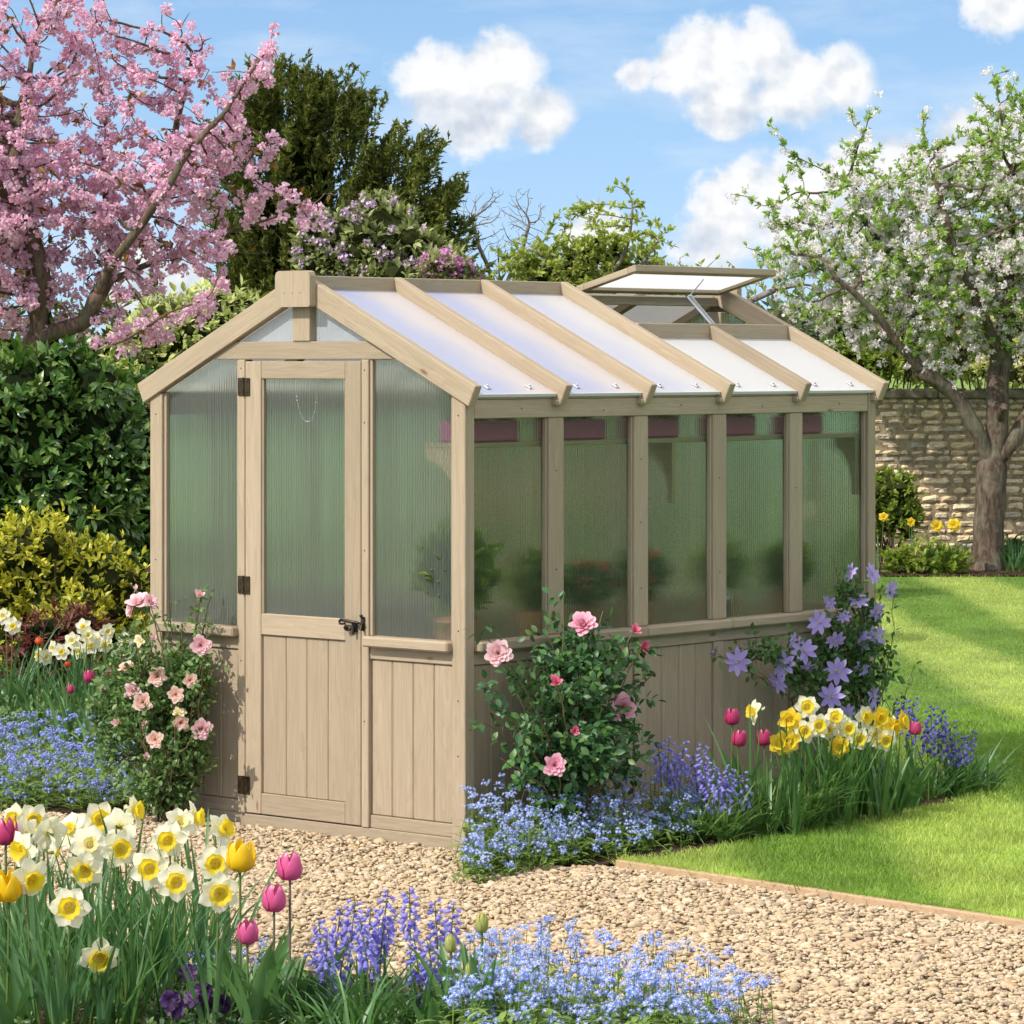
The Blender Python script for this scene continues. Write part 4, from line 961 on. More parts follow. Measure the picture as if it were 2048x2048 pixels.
def mesh_tulip(seed,m,W=.032,H=.075,open_=.0):
    r=rng(seed); g=Geo()
    for ring_,sc in ((0,.93),(1,1.0)):
        for k in range(3):
            az=k*2*PI/3+ring_*PI/3+r.normal(0,.06); v=np.linspace(0,1,8)
            rho=W*sc*np.array([.10,.60,.90,1.0,1.0,.93,.80+open_,.62+open_*1.6])*r.uniform(.96,1.04); z=H*np.array([0,.04,.18,.36,.55,.74,.89,1.0])*r.uniform(.95,1.05)
            revpetal(g,rho*(1+.07*ring_),z,az,.92,6,.30,0,-.05)
    return g.mesh('tulip_petals',[m])
def mesh_rose(seed,m,Rr=.036,n=30,opened=1.):
    r=rng(seed); g=Geo()
    for i in range(n):
        q=(i+1)/n; ph=(.10+1.22*q**1.15)*opened; L=Rr*(.42+.68*q); k=6; v=np.linspace(0,1,k); th=ph*(.25+.9*v)+.22*q*np.sin(v*PI)
        ds=L/(k-1); rho=.06*Rr+.16*Rr*q+np.concatenate([[0],np.cumsum(np.sin(th[1:])*ds)]); z=np.concatenate([[0],np.cumsum(np.cos(th[1:])*ds)])-.1*Rr*q
        revpetal(g,rho,z,i*2.39996+r.normal(0,.2),(.95-.30*q),4,.22,0,r.uniform(-.06,.10))
    V,F,T=leafmesh(.35,3,.1,.3)
    for k in range(5):
        a=k*2*PI/5; d=np.array([[math.cos(a),math.sin(a),-.5]]); W,FF,TT=scatter(V,F,T,np.array([[0,0,-.003]]),frames(d,np.array([[0,0,1.]])),Rr*.8); g.add(W,FF,1,TT)
    return g.mesh('rose_petals',[m,M['rleafl']])
def mesh_clem(seed,m,L=.046,n=8):
    r=rng(seed); g=Geo(); ring(g,n,.003,r.normal(.04,.06),lambda:flatpetal(L*r.uniform(.9,1.05),L*.43,r,2,5,.5,.12,r.uniform(-.05,.03),.1),0,0,.06,r)
    for k in range(18):
        a=r.uniform(0,2*PI); s=r.uniform(.2,1); tube(g,[(0,0,0),(.009*s*math.cos(a),.009*s*math.sin(a),.010)],[.0008,.0010],3,1)
    return g.mesh('clematis_petals',[m,M['stamen']])
def bellmesh():
    pr=[(.02,0),(.20,.06),(.27,.3),(.26,.6),(.33,.82),(.56,1.0)]; n=6; P=[];T=[]
    for j,(rr,z) in enumerate(pr):
        for k in range(n*2):
            a=PI*k/n; q=rr*(1 if k%2==0 or j<4 else (.82 if j==4 else .55)); P.append((q*math.cos(a),q*math.sin(a),(z if not(k%2 and j==5) else .84))); T.append(z)
    m=2*n; F=[[j*m+k,j*m+(k+1)%m,(j+1)*m+(k+1)%m,(j+1)*m+k] for j in range(len(pr)-1) for k in range(m)]
    P=np.array(P); P=P[:,[0,2,1]]     # length along +Y
    return P,np.array(F),np.array(T)
BELL=bellmesh()
def fmnmesh():
    P=[(0,0,.06)]; 
    for k in range(15):
        a=2*PI*k/15; q=(.48,.98,.98)[k%3]; P.append((q*math.cos(a),q*math.sin(a),.10 if k%3 else 0))
    F=np.array([[0,1+k,1+(k+1)%15] for k in range(15)]); E=[(0.24*math.cos(2*PI*k/6),.24*math.sin(2*PI*k/6),.14) for k in range(6)]+[(0,0,.2)]
    return np.array(P,float),F,np.array(E,float),np.array([[6,k,(k+1)%6] for k in range(6)])
FM=fmnmesh()
def orient(face,roll=0.):      # rotation whose +Z points along face
    z=Vector(face).normalized(); q=z.to_track_quat('Z','Y'); return q.to_matrix()@Matrix.Rotation(roll,3,'Z')
def facing(yaw,pitch):          # yaw 0 = towards the camera, + = to the right
    a=R(yaw); p=R(pitch); return Vector((math.sin(a)*math.cos(p),-math.cos(a)*math.cos(p),math.sin(p)))
def child(name,me,par,loc,rot,sc=1.):
    o=bpy.data.objects.new(name,me); C.objects.link(o); o.parent=par; Mx=rot.to_4x4(); Mx.translation=Vector(loc); o.matrix_local=Mx@Matrix.Scale(sc,4); return o
def bladeset(r,n,length,width,lean=(.02,.35),droop=(.05,.7),spread=.02,fold=.12,nseg=6,mat=None,par=None,name='leaf',az=None):
    g=Geo(); a=r.uniform(0,2*PI,n) if az is None else az+r.normal(0,.5,n); b=np.stack([np.cos(a)*spread*r.uniform(.2,1,n),np.sin(a)*spread*r.uniform(.2,1,n),np.full(n,-.005)],-1)
    blades(g,b,a,length*r.uniform(.7,1.1,n),r.uniform(*lean,n),r.uniform(*droop,n),width*r.uniform(.75,1.15,n),nseg,fold,0,yaw=a+PI/2+r.normal(0,.5,n)); return g.build(name,mat,par,True)
DP=[mesh_daff(s,M['wpetal']) for s in (1,2,3,4)]; DYEL=[mesh_daff(s,M['ypetal']) for s in (5,6)]
DT=[mesh_trumpet(s,M['ytrump']) for s in (1,2)]; DO=[mesh_trumpet(3,M['otrump'])]; DS=[mesh_trumpet(4,M['ptrump'],.009,.016,.016),mesh_trumpet(5,M['ytrump'],.008,.013,.012)]
def daffodil(head,label,group,yaw=0,pitch=0,kind='w',sc=1.,seed=0,nleaf=6,lean=None,leafmat_=None,leaflen=1.,cat='daffodil'):
    r=rng(1000+seed); head=np.array(head,float); lx=r.normal(0,.02) if lean is None else lean
    base=np.array([head[0]-lx,head[1]+r.uniform(-.02,.03),0.]); root=empty('daffodil',label,cat,tuple(base),0,group)
    f=np.array(facing(yaw,pitch)); h=head-base; neck=h-f*.016*sc
    top=neck-f*.012+np.array([0,0,.010 if pitch<40 else -.01]); g=Geo(); low=curve((0,0,0),top,(lx*.2,0,0),8); P=np.concatenate([low,[(top+neck)/2+np.array([0,0,.003]),neck]])
    tube(g,P,np.concatenate([np.full(8,.0028),[.0026,.003]])*sc**.5,6); V,F,T=leafmesh(.5,3,.1,.2); W,FF,TT=scatter(V,F,T,np.array([top]),frames(np.array([[r.normal(0,.4),r.normal(0,.4),.6]]),np.array([[0,-1.,0]])),.022*sc); g.add(W,FF,1,TT)
    g.build('stem',[M['stem'],M['rcream']],root)
    PM=DYEL if kind in('y','o') else DP; TM={'w':DT,'y':DT,'o':DO,'s':DS}[kind]; rot=orient(f,r.uniform(0,6)); s=sc*r.uniform(.94,1.06)
    pt=child('petals',PM[seed%len(PM)],root,h,rot,s); tr=bpy.data.objects.new('trumpet',TM[seed%len(TM)]); C.objects.link(tr); tr.parent=pt
    bladeset(r,nleaf,h[2]*1.02*leaflen,.0150*sc,mat=leafmat_ or M['strapb'],par=root,name='leaves'); return root
TP={k:[mesh_tulip(s,M[m],*a) for s in (1,2)] for k,(m,a) in dict(p=('tpink',(.031,.074,.0)),d=('tdpink',(.026,.062,.02)),y=('tyel',(.036,.080,.10)),b=('tbud',(.015,.052,-.25)),r=('torange',(.02,.04,.1))).items()}
def tulip(head,label,group,kind='p',sc=1.,seed=0,lean=0.,nleaf=3,tilt=(0,0),leafl=.24,stemm=None,leafw=.045,az=None):
    """head = centre of the flower cup"""
    r=rng(2000+seed); head=np.array(head,float); H={'p':.074,'d':.062,'y':.08,'b':.052,'r':.04}[kind]*sc; base=np.array([head[0]-lean,head[1]+.005,0.]); root=empty('tulip',label,'tulip',tuple(base),0,group)
    ax=np.array([tilt[0],tilt[1],1.]); ax/=np.linalg.norm(ax); h=head-base-ax*H*.5; g=Geo(); tube(g,curve((0,0,0),h,(lean*.3,0,0),8),np.full(8,.0034*sc**.5),7); g.build('stem',stemm or M['stem'],root)
    child('petals',TP[kind][seed%2],root,h-ax*.001,orient(ax,r.uniform(0,6)),sc)
    if nleaf: bladeset(r,nleaf,leafl,leafw,lean=(.05,.4),droop=(.1,.7),spread=.012,fold=.35,nseg=8,mat=M['tleaf'],par=root,name='leaves',az=az)
    return root
def bluebell(top,label,group,mat,L=.12,nb=14,sc=1.,seed=0,lean=0.,nleaf=5,leafl=.22):
    r=rng(3000+seed); top=np.array(top,float); base=np.array([top[0]-lean,top[1]+r.uniform(0,.03),0.]); root=empty('bluebell',label,'bluebell',tuple(base),0,group)
    h=top-base; g=Geo(); P=curve((0,0,0),h,(-lean*.35,0,0),12); tube(g,P,np.linspace(.0032,.0014,12),6)
    seg=np.linalg.norm(np.diff(P,axis=0),axis=1); cum=np.concatenate([[0],np.cumsum(seg)]); gb=Geo()
    s=cum[-1]-L*(np.linspace(0,1,nb)**.9); pos=np.stack([np.interp(s,cum,P[:,k]) for k in range(3)],-1); a=np.arange(nb)*2.4+r.uniform(0,6); q=np.linspace(0,1,nb)
    out=np.stack([np.cos(a),np.sin(a),np.zeros(nb)],-1); ped=pos+out*(.008+.006*q)[:,None]+np.array([0,0,.004]); 
    for i in range(nb): tube(g,[pos[i],(pos[i]+ped[i])/2+np.array([0,0,.003]),ped[i]],.0008,3)
    d=nrm(out*(.75-.2*q)[:,None]+np.array([0,0,-1.])*(.15+.95*q)[:,None]+r.normal(0,.2,(nb,3))); V,F,T=BELL
    W,FF,TT=scatter(V,F,T,ped,frames(d,rdir(r,nb)),.0185*sc*(.62+.45*q)); gb.add(W,FF,0,TT)
    g.build('stem',M['stem'],root); gb.build('bells',mat,root)
    if nleaf: bladeset(r,nleaf,leafl,.011,lean=(.15,.8),droop=(.3,1.3),spread=.02,mat=M['strap'],par=root,name='leaves')
    return root
def fmn_patch(name,label,pts,mat,seed,fsc=.0062,ncl=9,leafn=5,leafL=.042,up=.75,low=None):
    """pts: (n,3) flower cluster tops; one mass of stems, leaves and tiny flowers"""
    r=rng(seed); g=Geo(); n=len(pts); base=pts.copy(); base[:,2]=0; base[:,:2]+=r.normal(0,.03,(n,2))
    for i in range(n): tube(g,curve(base[i],pts[i],(0,0,0),4),[.0016,.0014,.0012,.001],3,0)
    V,F,E,EF=FM; k=np.repeat(np.arange(n),ncl); m=len(k); off=rdir(r,m)*(r.uniform(.2,1,(m,1))**.5)*np.array([.019,.019,.012])*(fsc/.0062); P=pts[k]+off
    nz=nrm(nrm(off)*.6+np.array([-.15,-.42,up])+r.normal(0,.25,(m,3))); X=nrm(np.cross(nz,rdir(r,m))); Y=np.cross(nz,X); Rm=np.stack([X,Y,nz],-1)
    sc=fsc*r.uniform(.7,1.12,m); W,FF,TT=scatter(V,F,np.zeros(len(V)),P,Rm,sc); g.add(W,FF,1,TT); W,FF,TT=scatter(E,EF,np.zeros(len(E)),P,Rm,sc); g.add(W,FF,2,TT)
    L=leafmesh(.32,3,.12,.35,.5); k=np.repeat(np.arange(n),leafn); m=len(k); s=r.uniform(.0,.85,m)[:,None]; P=base[k]*(1-s)+pts[k]*s; a=r.uniform(0,2*PI,m)
    d=nrm(np.stack([np.cos(a),np.sin(a),r.uniform(.1,.9,m)],-1)); W,FF,TT=scatter(*L,P,frames(d,np.tile([0,0,1.],(m,1))),leafL*(1.25-.75*s[:,0])*r.uniform(.7,1.2,m)); g.add(W,FF,0,TT)
    if low is not None:
        m=len(low); a=r.uniform(0,2*PI,m); d=nrm(np.stack([np.cos(a),np.sin(a),r.uniform(.1,1.1,m)],-1)); W,FF,TT=scatter(*L,low,frames(d,np.tile([0,0,1.],(m,1))),leafL*1.25*r.uniform(.7,1.2,m)); g.add(W,FF,0,TT)
    o=g.build(name,[M['fleaf'],mat,M['eye']],None,False); tag(o,label,'forget-me-nots',kind='stuff'); return o
def bush_leaves(g,P,dirs,r,size,mat=0,k=5):      # compound sprays: a short stalk with k leaflets
    n=len(P); L=leafmesh(.58,3,.10,.25,.5); X=nrm(np.cross(dirs,rdir(r,n))); Z=np.cross(X,dirs)
    for j in range(k):
        side=(-1)**j; s=(j//2)*.55; off=dirs*(size*(.5+s))
        if j==k-1: d=dirs; off=dirs*(size*(.6+.55*((k-1)//2)))
        else: d=nrm(dirs*.45+X*side)
        up=nrm(Z*.6+np.array([-.1,-.35,.7])+r.normal(0,.25,(n,3))); W,FF,TT=scatter(*L,P+off,frames(nrm(d+r.normal(0,.18,(n,3))),up),size*r.uniform(.75,1.15,n)); g.add(W,FF,mat,TT)
def cyl(g,x,y,z0,z1,r0,r1,mat=0,n=24,lip=0.):
    tube(g,[(x,y,z0),(x,y,z0+.001),(x,y,z1-.012),(x,y,z1-.0115),(x,y,z1)],[r0*.9,r0,r1,r1+lip,r1+lip],n,mat,True)
# ================================================================ trees
def poly19(pts,Y,dy=None):
    out=[]
    for i,p in enumerate(pts): q=at19(p[0],p[1],Y); q[1]+= (p[2] if len(p)>2 else 0); out.append(q)
    return np.array(out)
# ---- cherry in pink blossom
def cherry():
    Y=21.; r=rng(31); root=empty('cherry_tree','pink double blossom cherry tree spreading over the dark shrub at the left','tree',(at19(70,610,Y)[0],Y,0))
    o=np.array([root.location.x,Y,0])
    A=capsules([(-60,60,170,20,70),(30,200,300,150,75),(150,110,220,60,50),(300,280,372,45,26),(385,60,395,200,26),(330,340,500,110,42),(500,110,528,25,13),(200,140,335,20,38),(0,350,350,330,120),(350,350,480,330,62),(400,260,460,220,35),(470,205,505,200,16),
      (485,262,530,285,34),(480,370,590,375,40),(555,380,612,350,16),(560,430,610,400,22),(0,480,300,480,80),(300,450,430,470,55),(60,560,300,590,48),(330,610,430,560,22),(260,640,330,650,20),(440,470,460,480,12),(500,485,520,480,10),(-200,200,0,400,190),(-150,480,30,520,120),(430,540,440,550,10)],Y,6500,r,1.3)
    tr=poly19([(60,1100,0),(62,800,0),(66,680,0),(75,610,0)],Y); tr[0][2]=0
    limbs=[tr,poly19([(75,610),(40,520,.1),(10,440,.2),(-20,330,.3)],Y),poly19([(70,640),(85,520,-.1),(60,420,-.2),(30,300,-.1),(45,180,0)],Y),
      poly19([(80,630),(170,605,-.1),(200,530,-.2),(245,470,-.3),(320,370,-.4),(365,290,-.3),(430,215,-.2),(505,95,-.1)],Y),
      poly19([(200,530),(290,490,.2),(400,440,.4),(520,400,.5)],Y),poly19([(205,520),(200,430,.2),(185,340,.3),(190,250,.3)],Y),poly19([(120,640),(230,650,-.3),(330,590,-.4),(410,560,-.4)],Y),poly19([(250,460),(300,330,.3),(330,200,.3),(360,90,.2)],Y)]
    P,par=colonize(limbs,A,.062,.078,110,4,.20); rad,_=radii(P,par,.0035,.085); print('cherry nodes',len(P))
    g=Geo(); skelmesh(g,P-o,par,rad,7); g.build('trunk',BARK_C,root)
    tp,td=twigpts(P,par,rad,.010,13.,r); keep=np.ones(len(tp),bool); tp=tp[keep]+r.normal(0,.026,tp.shape); tp[:,2]-=.02
    n=len(tp); print('cherry clusters',n)
    g=Geo(); pm=flatpetal(1,.95,rng(1),2,3,.6,.25,.1,.0)
    for k in range(5):
        m=26; d=rdir(rng(50+k),m); rr_=rng(60+k).uniform(.35,1,m)[:,None]**.6; V,F,T=scatter(*pm,d*rr_*.52,frames(nrm(rdir(rng(70+k),m)*.8+d*.5),d),np.full(m,.62)*rng(80+k).uniform(.7,1.1,m)); i=np.arange(n)%5==k
        ax=rdir(r,i.sum()); W,FF,TT=scatter(V,F,T,tp[i]-o,frames(ax,rdir(r,i.sum())),r.uniform(.030,.056,i.sum())); g.add(W,FF,0,TT)
    g.build('blossom',M['cherry_petal'],root,False)
    lp,ld=twigpts(P,par,rad,.006,2.2,r); d=nrm(ld+rdir(r,len(lp))*.7); g=Geo(); rosettes(g,lp-o+d*.03,d,4,leafmesh(.42,2,.1,.2),.062,r,(.4,1.2),.02); g.build('young_leaves',M['cherry_leaf'],root,False)
cherry()
# ---- apple tree in white blossom
def apple():
    Y=28.2; r=rng(33); b=ground(1862*1.06,1062*1.06); root=empty('apple_tree','old apple tree in white blossom and small green leaves before the stone wall','tree',(at19(1868,1075,Y)[0],Y,0)); o=np.array([root.location.x,Y,0.])
    A=capsules([(1335,345,1440,400,10),(1440,400,1540,440,30),(1447,225,1490,320,10),(1490,320,1530,420,30),(1605,185,1625,290,14),(1650,190,1660,300,16),(1600,330,1700,420,70),(1750,200,1735,330,16),(1740,330,1800,420,80),(1830,160,1865,240,12),(1880,150,1932,260,40),(1850,320,2000,350,110),(1440,490,1560,520,40),(1530,450,1700,520,90),(1700,520,1932,520,120),(1480,570,1640,600,45),(1640,610,1800,650,60),(1800,600,1932,640,60),(1400,470,1450,500,14),(2000,300,2150,500,200),(1560,640,1650,660,25),(1700,700,1720,690,15),(1790,720,1800,740,8)],Y,6500,r,1.3)
    base=at19(1862,1075,Y); base[2]=-.02
    limbs=[np.array([base,at19(1866,1000,Y),at19(1870,930,Y),at19(1872,880,Y)]),poly19([(1872,880),(1848,820,-.05),(1800,745,-.1),(1735,700,-.2),(1700,665,-.3),(1640,590,-.4),(1560,520,-.5)],Y),
      poly19([(1872,880),(1882,800,.05),(1886,720,.1),(1905,600,.15),(1900,480,.2),(1905,330,.1)],Y),poly19([(1872,880),(1910,835,0),(1955,760,.1),(1990,700,.2),(2050,560,.3)],Y),poly19([(1720,690),(1740,600,.3),(1720,500,.4),(1640,420,.3),(1610,330,.2)],Y),poly19([(1890,680),(1830,560,-.3),(1780,450,-.4),(1745,300,-.3)],Y)]
    P,par=colonize(limbs,A,.066,.085,110,5,.26); rad,_=radii(P,par,.0036,.125); print('apple nodes',len(P)); 
    for i in range(len(P)):
        if P[i][2]<1.0 and rad[i]>.06: rad[i]*=1+.25*max(0,.18-P[i][2])/.18
    g=Geo(); skelmesh(g,P-o,par,rad,9); tr=g.build('trunk',BARK_A,root)
    g=Geo(); c=at19(1884,792,Y)-o; tube(g,[c+(0,0,0),c+(.03,-.10,.11)],[.04,.036],9); g.build('pruned_stub',BARK_A,root)
    tp,td=twigpts(P,par,rad,.009,9.,r); cl=r.uniform(0,1,len(tp)); u=tp+r.normal(0,.03,tp.shape); print('apple',len(tp))
    hz=np.clip((tp[:,2]-at19(0,250,Y)[2])*-1.2+.2,.40,1)
    fl=np.concatenate([u,u+r.normal(0,.045,u.shape),u+r.normal(0,.06,u.shape)]); fl=fl[r.uniform(0,1,len(fl))<np.tile(hz,3)*.85]; n=len(fl); g=Geo(); pm=flatpetal(1,.9,rng(1),2,2,.6,.2,.15,.0)
    for k in range(4):
        m=15; d=rdir(rng(150+k),m); V,F,T=scatter(*pm,d*.42,frames(nrm(rdir(rng(170+k),m)*.8+d*.4),d),np.full(m,.62)); i=np.arange(n)%4==k; W,FF,TT=scatter(V,F,T,fl[i]-o,frames(rdir(r,i.sum()),rdir(r,i.sum())),r.uniform(.026,.050,i.sum())); g.add(W,FF,0,TT)
    g.build('blossom',M['apple_petal'],root,False)
    lp,ld=twigpts(P,par,rad,.008,32.,r); d=nrm(ld+rdir(r,len(lp))*.8+np.array([0,0,.3])); g=Geo(); rosettes(g,lp-o+d*.02,d,5,leafmesh(.5,2,.1,.2),.054,r,(.4,1.3),.02); g.build('foliage',M['apple_leaf'],root,False)
apple()
# ---- thin twiggy trees behind the roof
def twiggy(name,label,Y,caps,limbs,seed,nA,rt,rr,leaf=None,dens=14,size=.05,step=.045,bark=BARK_G,nl=4,thr=.008,cat='tree'):
    r=rng(seed); b=at19(*limbs[0][0][:2],Y); root=empty(name,label,cat,(b[0],Y,0)); o=np.array([b[0],Y,0.])
    A=capsules(caps,Y,nA,r,1.1); L=[poly19(l,Y) for l in limbs]; L[0][0][2]=0
    P,par=colonize(L,A,step,step*1.35,60,seed,.35); rad,_=radii(P,par,rt,rr); g=Geo(); skelmesh(g,P-o,par,rad,5); g.build('branches',bark,root)
    if leaf: lp,ld=twigpts(P,par,rad,thr,dens,r); d=nrm(ld+rdir(r,len(lp))*.8+np.array([0,0,.3])); g=Geo(); rosettes(g,lp-o+d*.02,d,nl,leafmesh(.48,2,.1,.2),size,r,(.4,1.3),.02); g.build('foliage',leaf,root,False)
    return root
twiggy('bare_tree','bare grey twiggy tree standing above the roof ridge between the bushes',33.,[(880,400,930,380,35),(880,440,920,420,40),(960,430,1010,440,40),(940,390,1010,400,40),(960,370,1000,360,14),(890,450,1000,470,40),(1010,460,1030,520,20)],[[(945,1000),(945,700),(945,560),(940,480)],[(945,560),(985,470,.1),(1000,420)],[(945,560),(905,470,-.1),(890,410)]],61,1300,.0028,.03)
twiggy('young_leafy_tree','airy fresh green tree with open upright shoots above the middle of the roof',31.,[(960,500,1100,470,45),(1060,420,1130,400,32),(1150,330,1155,400,12),(1190,335,1185,420,14),(1210,400,1265,440,20),(1130,430,1230,470,42),(1050,540,1260,540,48),(1230,470,1275,430,9),(980,560,1100,570,40),(1090,350,1085,420,10)],[[(1120,1000),(1120,700),(1120,590),(1125,520)],[(1120,590),(1060,520),(1020,480)],[(1120,560),(1180,480),(1195,380)],[(1120,560),(1210,500),(1255,440)]],62,3400,.0035,.05,M['spring'],40,.062,.075)
twiggy('young_leafy_tree','low thin green branches reaching behind the open roof vent',31.5,[(1270,500,1400,500,22),(1290,520,1500,545,30),(1450,490,1560,560,40)],[[(1380,1000),(1380,700),(1380,600),(1385,560)],[(1380,590),(1310,530),(1280,500)],[(1380,590),(1450,550),(1500,540)]],63,1400,.0035,.04,M['spring'],16,.055,.08)
# ---- yew
def yew():
    Y=32.; r=rng(35); root=empty('yew_tree','tall dark green yew tree with feathery upswept shoots behind the cherry','tree',(at19(600,600,Y)[0],Y,0)); o=np.array([root.location.x,Y,0.])
    base=at19(560,620,Y); 
    tops=[(470,140),(520,108),(560,98),(600,118),(640,118),(690,170),(655,165),(750,225),(720,260),(820,242),(790,300),(865,325),(830,345),(868,400),(850,445),(800,440),(440,200),(420,260),(410,350),(500,160),(580,150),(700,300),(760,350),(620,230),(540,240),(480,300),(660,330),(560,350),(760,420),(700,430),(450,400),(430,480),(520,430),(600,430),(470,500),(540,520),(850,500),(880,440),(790,470),(740,500),(890,490),(430,560),(490,580),(660,480)]
    T=[];D=[]; g=Geo(); gt=Geo()
    for (x,y) in tops:
        for q in range(15):
            tip=at19(x+r.normal(0,24),y+abs(r.normal(0,30)) ,Y); tip[1]+=r.uniform(-.55,.5)
            c=at19(560+(x-560)*.45,max(y+150,300),Y); c[1]=Y; d=nrm((tip-c)[None])[0]; d=nrm((d+np.array([0,-.1,.55]))[None])[0]; L=r.uniform(.25,.75); m=int(L*52)
            s=r.uniform(0,1,m); rad=nrm(np.cross(np.tile(d,(m,1)),rdir(r,m))); p=tip-d*(s*L)[:,None]+rad*(s*L*.30*r.uniform(0,1,m))[:,None]
            T.append(p); D.append(nrm(d+rad*.75+np.array([0,0,-.1])+r.normal(0,.2,(m,3))))
    T=np.concatenate(T);D=np.concatenate(D); print('yew',len(T)); rosettes(g,T-o,D,6,diamond(.26,.1,.1),.068,r,(.25,.75),.07); 
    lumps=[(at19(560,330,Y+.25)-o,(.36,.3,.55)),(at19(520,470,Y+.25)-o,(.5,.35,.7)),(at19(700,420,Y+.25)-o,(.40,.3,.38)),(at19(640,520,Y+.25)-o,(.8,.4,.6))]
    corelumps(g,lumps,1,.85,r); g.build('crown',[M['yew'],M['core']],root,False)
    tube(gt,[(0,0,0),(0,0,1.),(-.05,0,2.6)],[.16,.13,.05],10); gt.build('trunk',BARK_C,root)
yew()
# ---- shrubs
def shrub(name,label,cat,lumps,mat,leaf,size,ntips,seed,nl=7,depth=.12,core=M['core'],cf=.72,back=.06,up=.35,spread=(.5,1.3),flowers=None,rid=.10,stems=True,parent=None,topbias=0.,group=None):
    r=rng(seed); c=np.mean([l[0] for l in lumps],axis=0); o=np.array([c[0],c[1],0.]); root=empty(name,label,cat,tuple(o),0,group)
    P,N=ellshell(lumps,ntips,r,depth); d=nrm(N*.8+np.array([0,-.05,up])+rdir(r,len(P))*.35); P=P+r.normal(0,rid*.3,P.shape)
    g=Geo(); rosettes(g,P-o,d,nl,leaf,size,r,spread,back); 
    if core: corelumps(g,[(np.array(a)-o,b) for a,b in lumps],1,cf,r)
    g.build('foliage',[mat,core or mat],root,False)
    if stems:
        g=Geo(); stalks(g,(0,0,0),P-o,.012,r,14); g.build('stems',BARK_C,root,False)
    if flowers:
        fm,fn,fs,fsel=flowers; q=P[fsel(P)] ; q=q[r.choice(len(q),min(fn,len(q)),replace=False)]; m=22; pm=diamond(.9,.1,.1); g=Geo(); dd=rdir(r,m); V,F,T=scatter(*pm,dd*.6,frames(nrm(rdir(r,m)+dd*.5),dd),np.full(m,.55))
        W,FF,TT=scatter(V,F,T,q-o+np.array([0,-.02,.02]),frames(rdir(r,len(q)),rdir(r,len(q))),fs*r.uniform(.6,1.15,len(q))); g.add(W,FF,0,TT); g.build('flowers',fm,root,False)
    return root
def lump19(x,y,rx,ry,Y,ry2=None,dy=0.):
    c=at19(x,y,Y); k=1.06/FPX*Y; c[1]+=dy; return (c,(rx*k,(ry2 or rx*.8)*k,ry*k))
LM=leafmesh(.42,3,.10,.25); LW=leafmesh(.5,2,.12,.2); LN=leafmesh(.30,3,.1,.3)
rr_=rng(41)
def lumpset(big,n,Y,seed,f=(.25,.42)):
    r=rng(seed); out=[]
    for b in big: c,rad=lump19(*b,Y); out+=sublumps(c,rad,n,r,f)
    return out
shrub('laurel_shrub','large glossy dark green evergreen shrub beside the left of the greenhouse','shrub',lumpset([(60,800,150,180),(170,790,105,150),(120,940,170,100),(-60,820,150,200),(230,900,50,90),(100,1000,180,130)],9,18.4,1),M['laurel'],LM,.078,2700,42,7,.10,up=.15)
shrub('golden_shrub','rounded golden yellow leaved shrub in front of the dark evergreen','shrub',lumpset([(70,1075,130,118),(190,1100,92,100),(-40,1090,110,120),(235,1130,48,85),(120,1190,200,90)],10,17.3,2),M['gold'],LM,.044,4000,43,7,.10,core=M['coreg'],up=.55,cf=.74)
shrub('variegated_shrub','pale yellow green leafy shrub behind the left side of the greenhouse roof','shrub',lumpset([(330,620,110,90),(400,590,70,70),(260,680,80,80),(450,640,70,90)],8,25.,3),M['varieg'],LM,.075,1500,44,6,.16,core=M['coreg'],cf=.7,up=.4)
isr=lambda P:(P[:,0]>-3)
shrub('rhododendron','tall grey green rhododendron with lilac flower trusses right of the roof cap','shrub',lumpset([(600,470,60,70),(650,460,90,80),(720,440,95,75),(800,500,90,60),(740,520,130,50),(860,530,50,40)],9,30.,4),M['rhodo'],LM,.085,2300,45,6,.16,core=M['coreg'],cf=.72,up=.6,
   flowers=(M['lilac'],120,.062,lambda P:(P[:,1]<30.15)&((P[:,0]<(690*1.06-1024)/FPX*30)|((P[:,0]*37.)%1<.3))))
shrub('rhododendron','smaller rhododendron with magenta flowers just above the middle roof ridge','shrub',lumpset([(840,510,60,32),(880,535,40,28)],6,29.2,5),M['rhodo'],LM,.08,420,46,6,.16,core=None,up=.6,flowers=(M['magenta'],60,.07,lambda P:P[:,1]<29.3),stems=False)
shrub('spring_shrub','dense fresh green shrub just above the ridge before the open vent','shrub',lumpset([(1080,520,120,60),(1190,520,85,55),(1000,560,60,35),(1130,480,60,35)],10,31.3,25),M['spring'],LM,.062,1900,75,6,.24,core=M['coreg'],cf=.55,up=.6,stems=False)
# planting behind and beyond the wall on the right
shrub('orange_tipped_shrub','shrub with orange and lime new leaves just above the wall behind the roof corner','shrub',lumpset([(1690,640,62,45),(1730,610,40,40),(1650,670,45,30)],6,30.6,6),M['orange'],LM,.06,900,47,6,.16,core=M['coreg'],up=.6)
shrub('lime_shrub','bright lime green shrub low behind the wall at the roof corner','shrub',lumpset([(1655,690,60,30),(1600,670,50,30)],6,30.3,7),M['lime'],LM,.055,700,48,6,.16,core=M['coreg'],up=.6)
shrub('blossoming_hedge','pale cream blossomed hedge along the top of the stone wall','hedge',lumpset([(1760,690,90,45),(1870,680,90,50),(1970,680,100,60),(1820,640,90,60),(1930,610,90,60)],6,31.,8),M['varieg'],LM,.06,2000,49,6,.16,core=M['corel'],cf=.62,up=.5,flowers=(M['rcream'],160,.05,lambda P:P[:,1]<31))
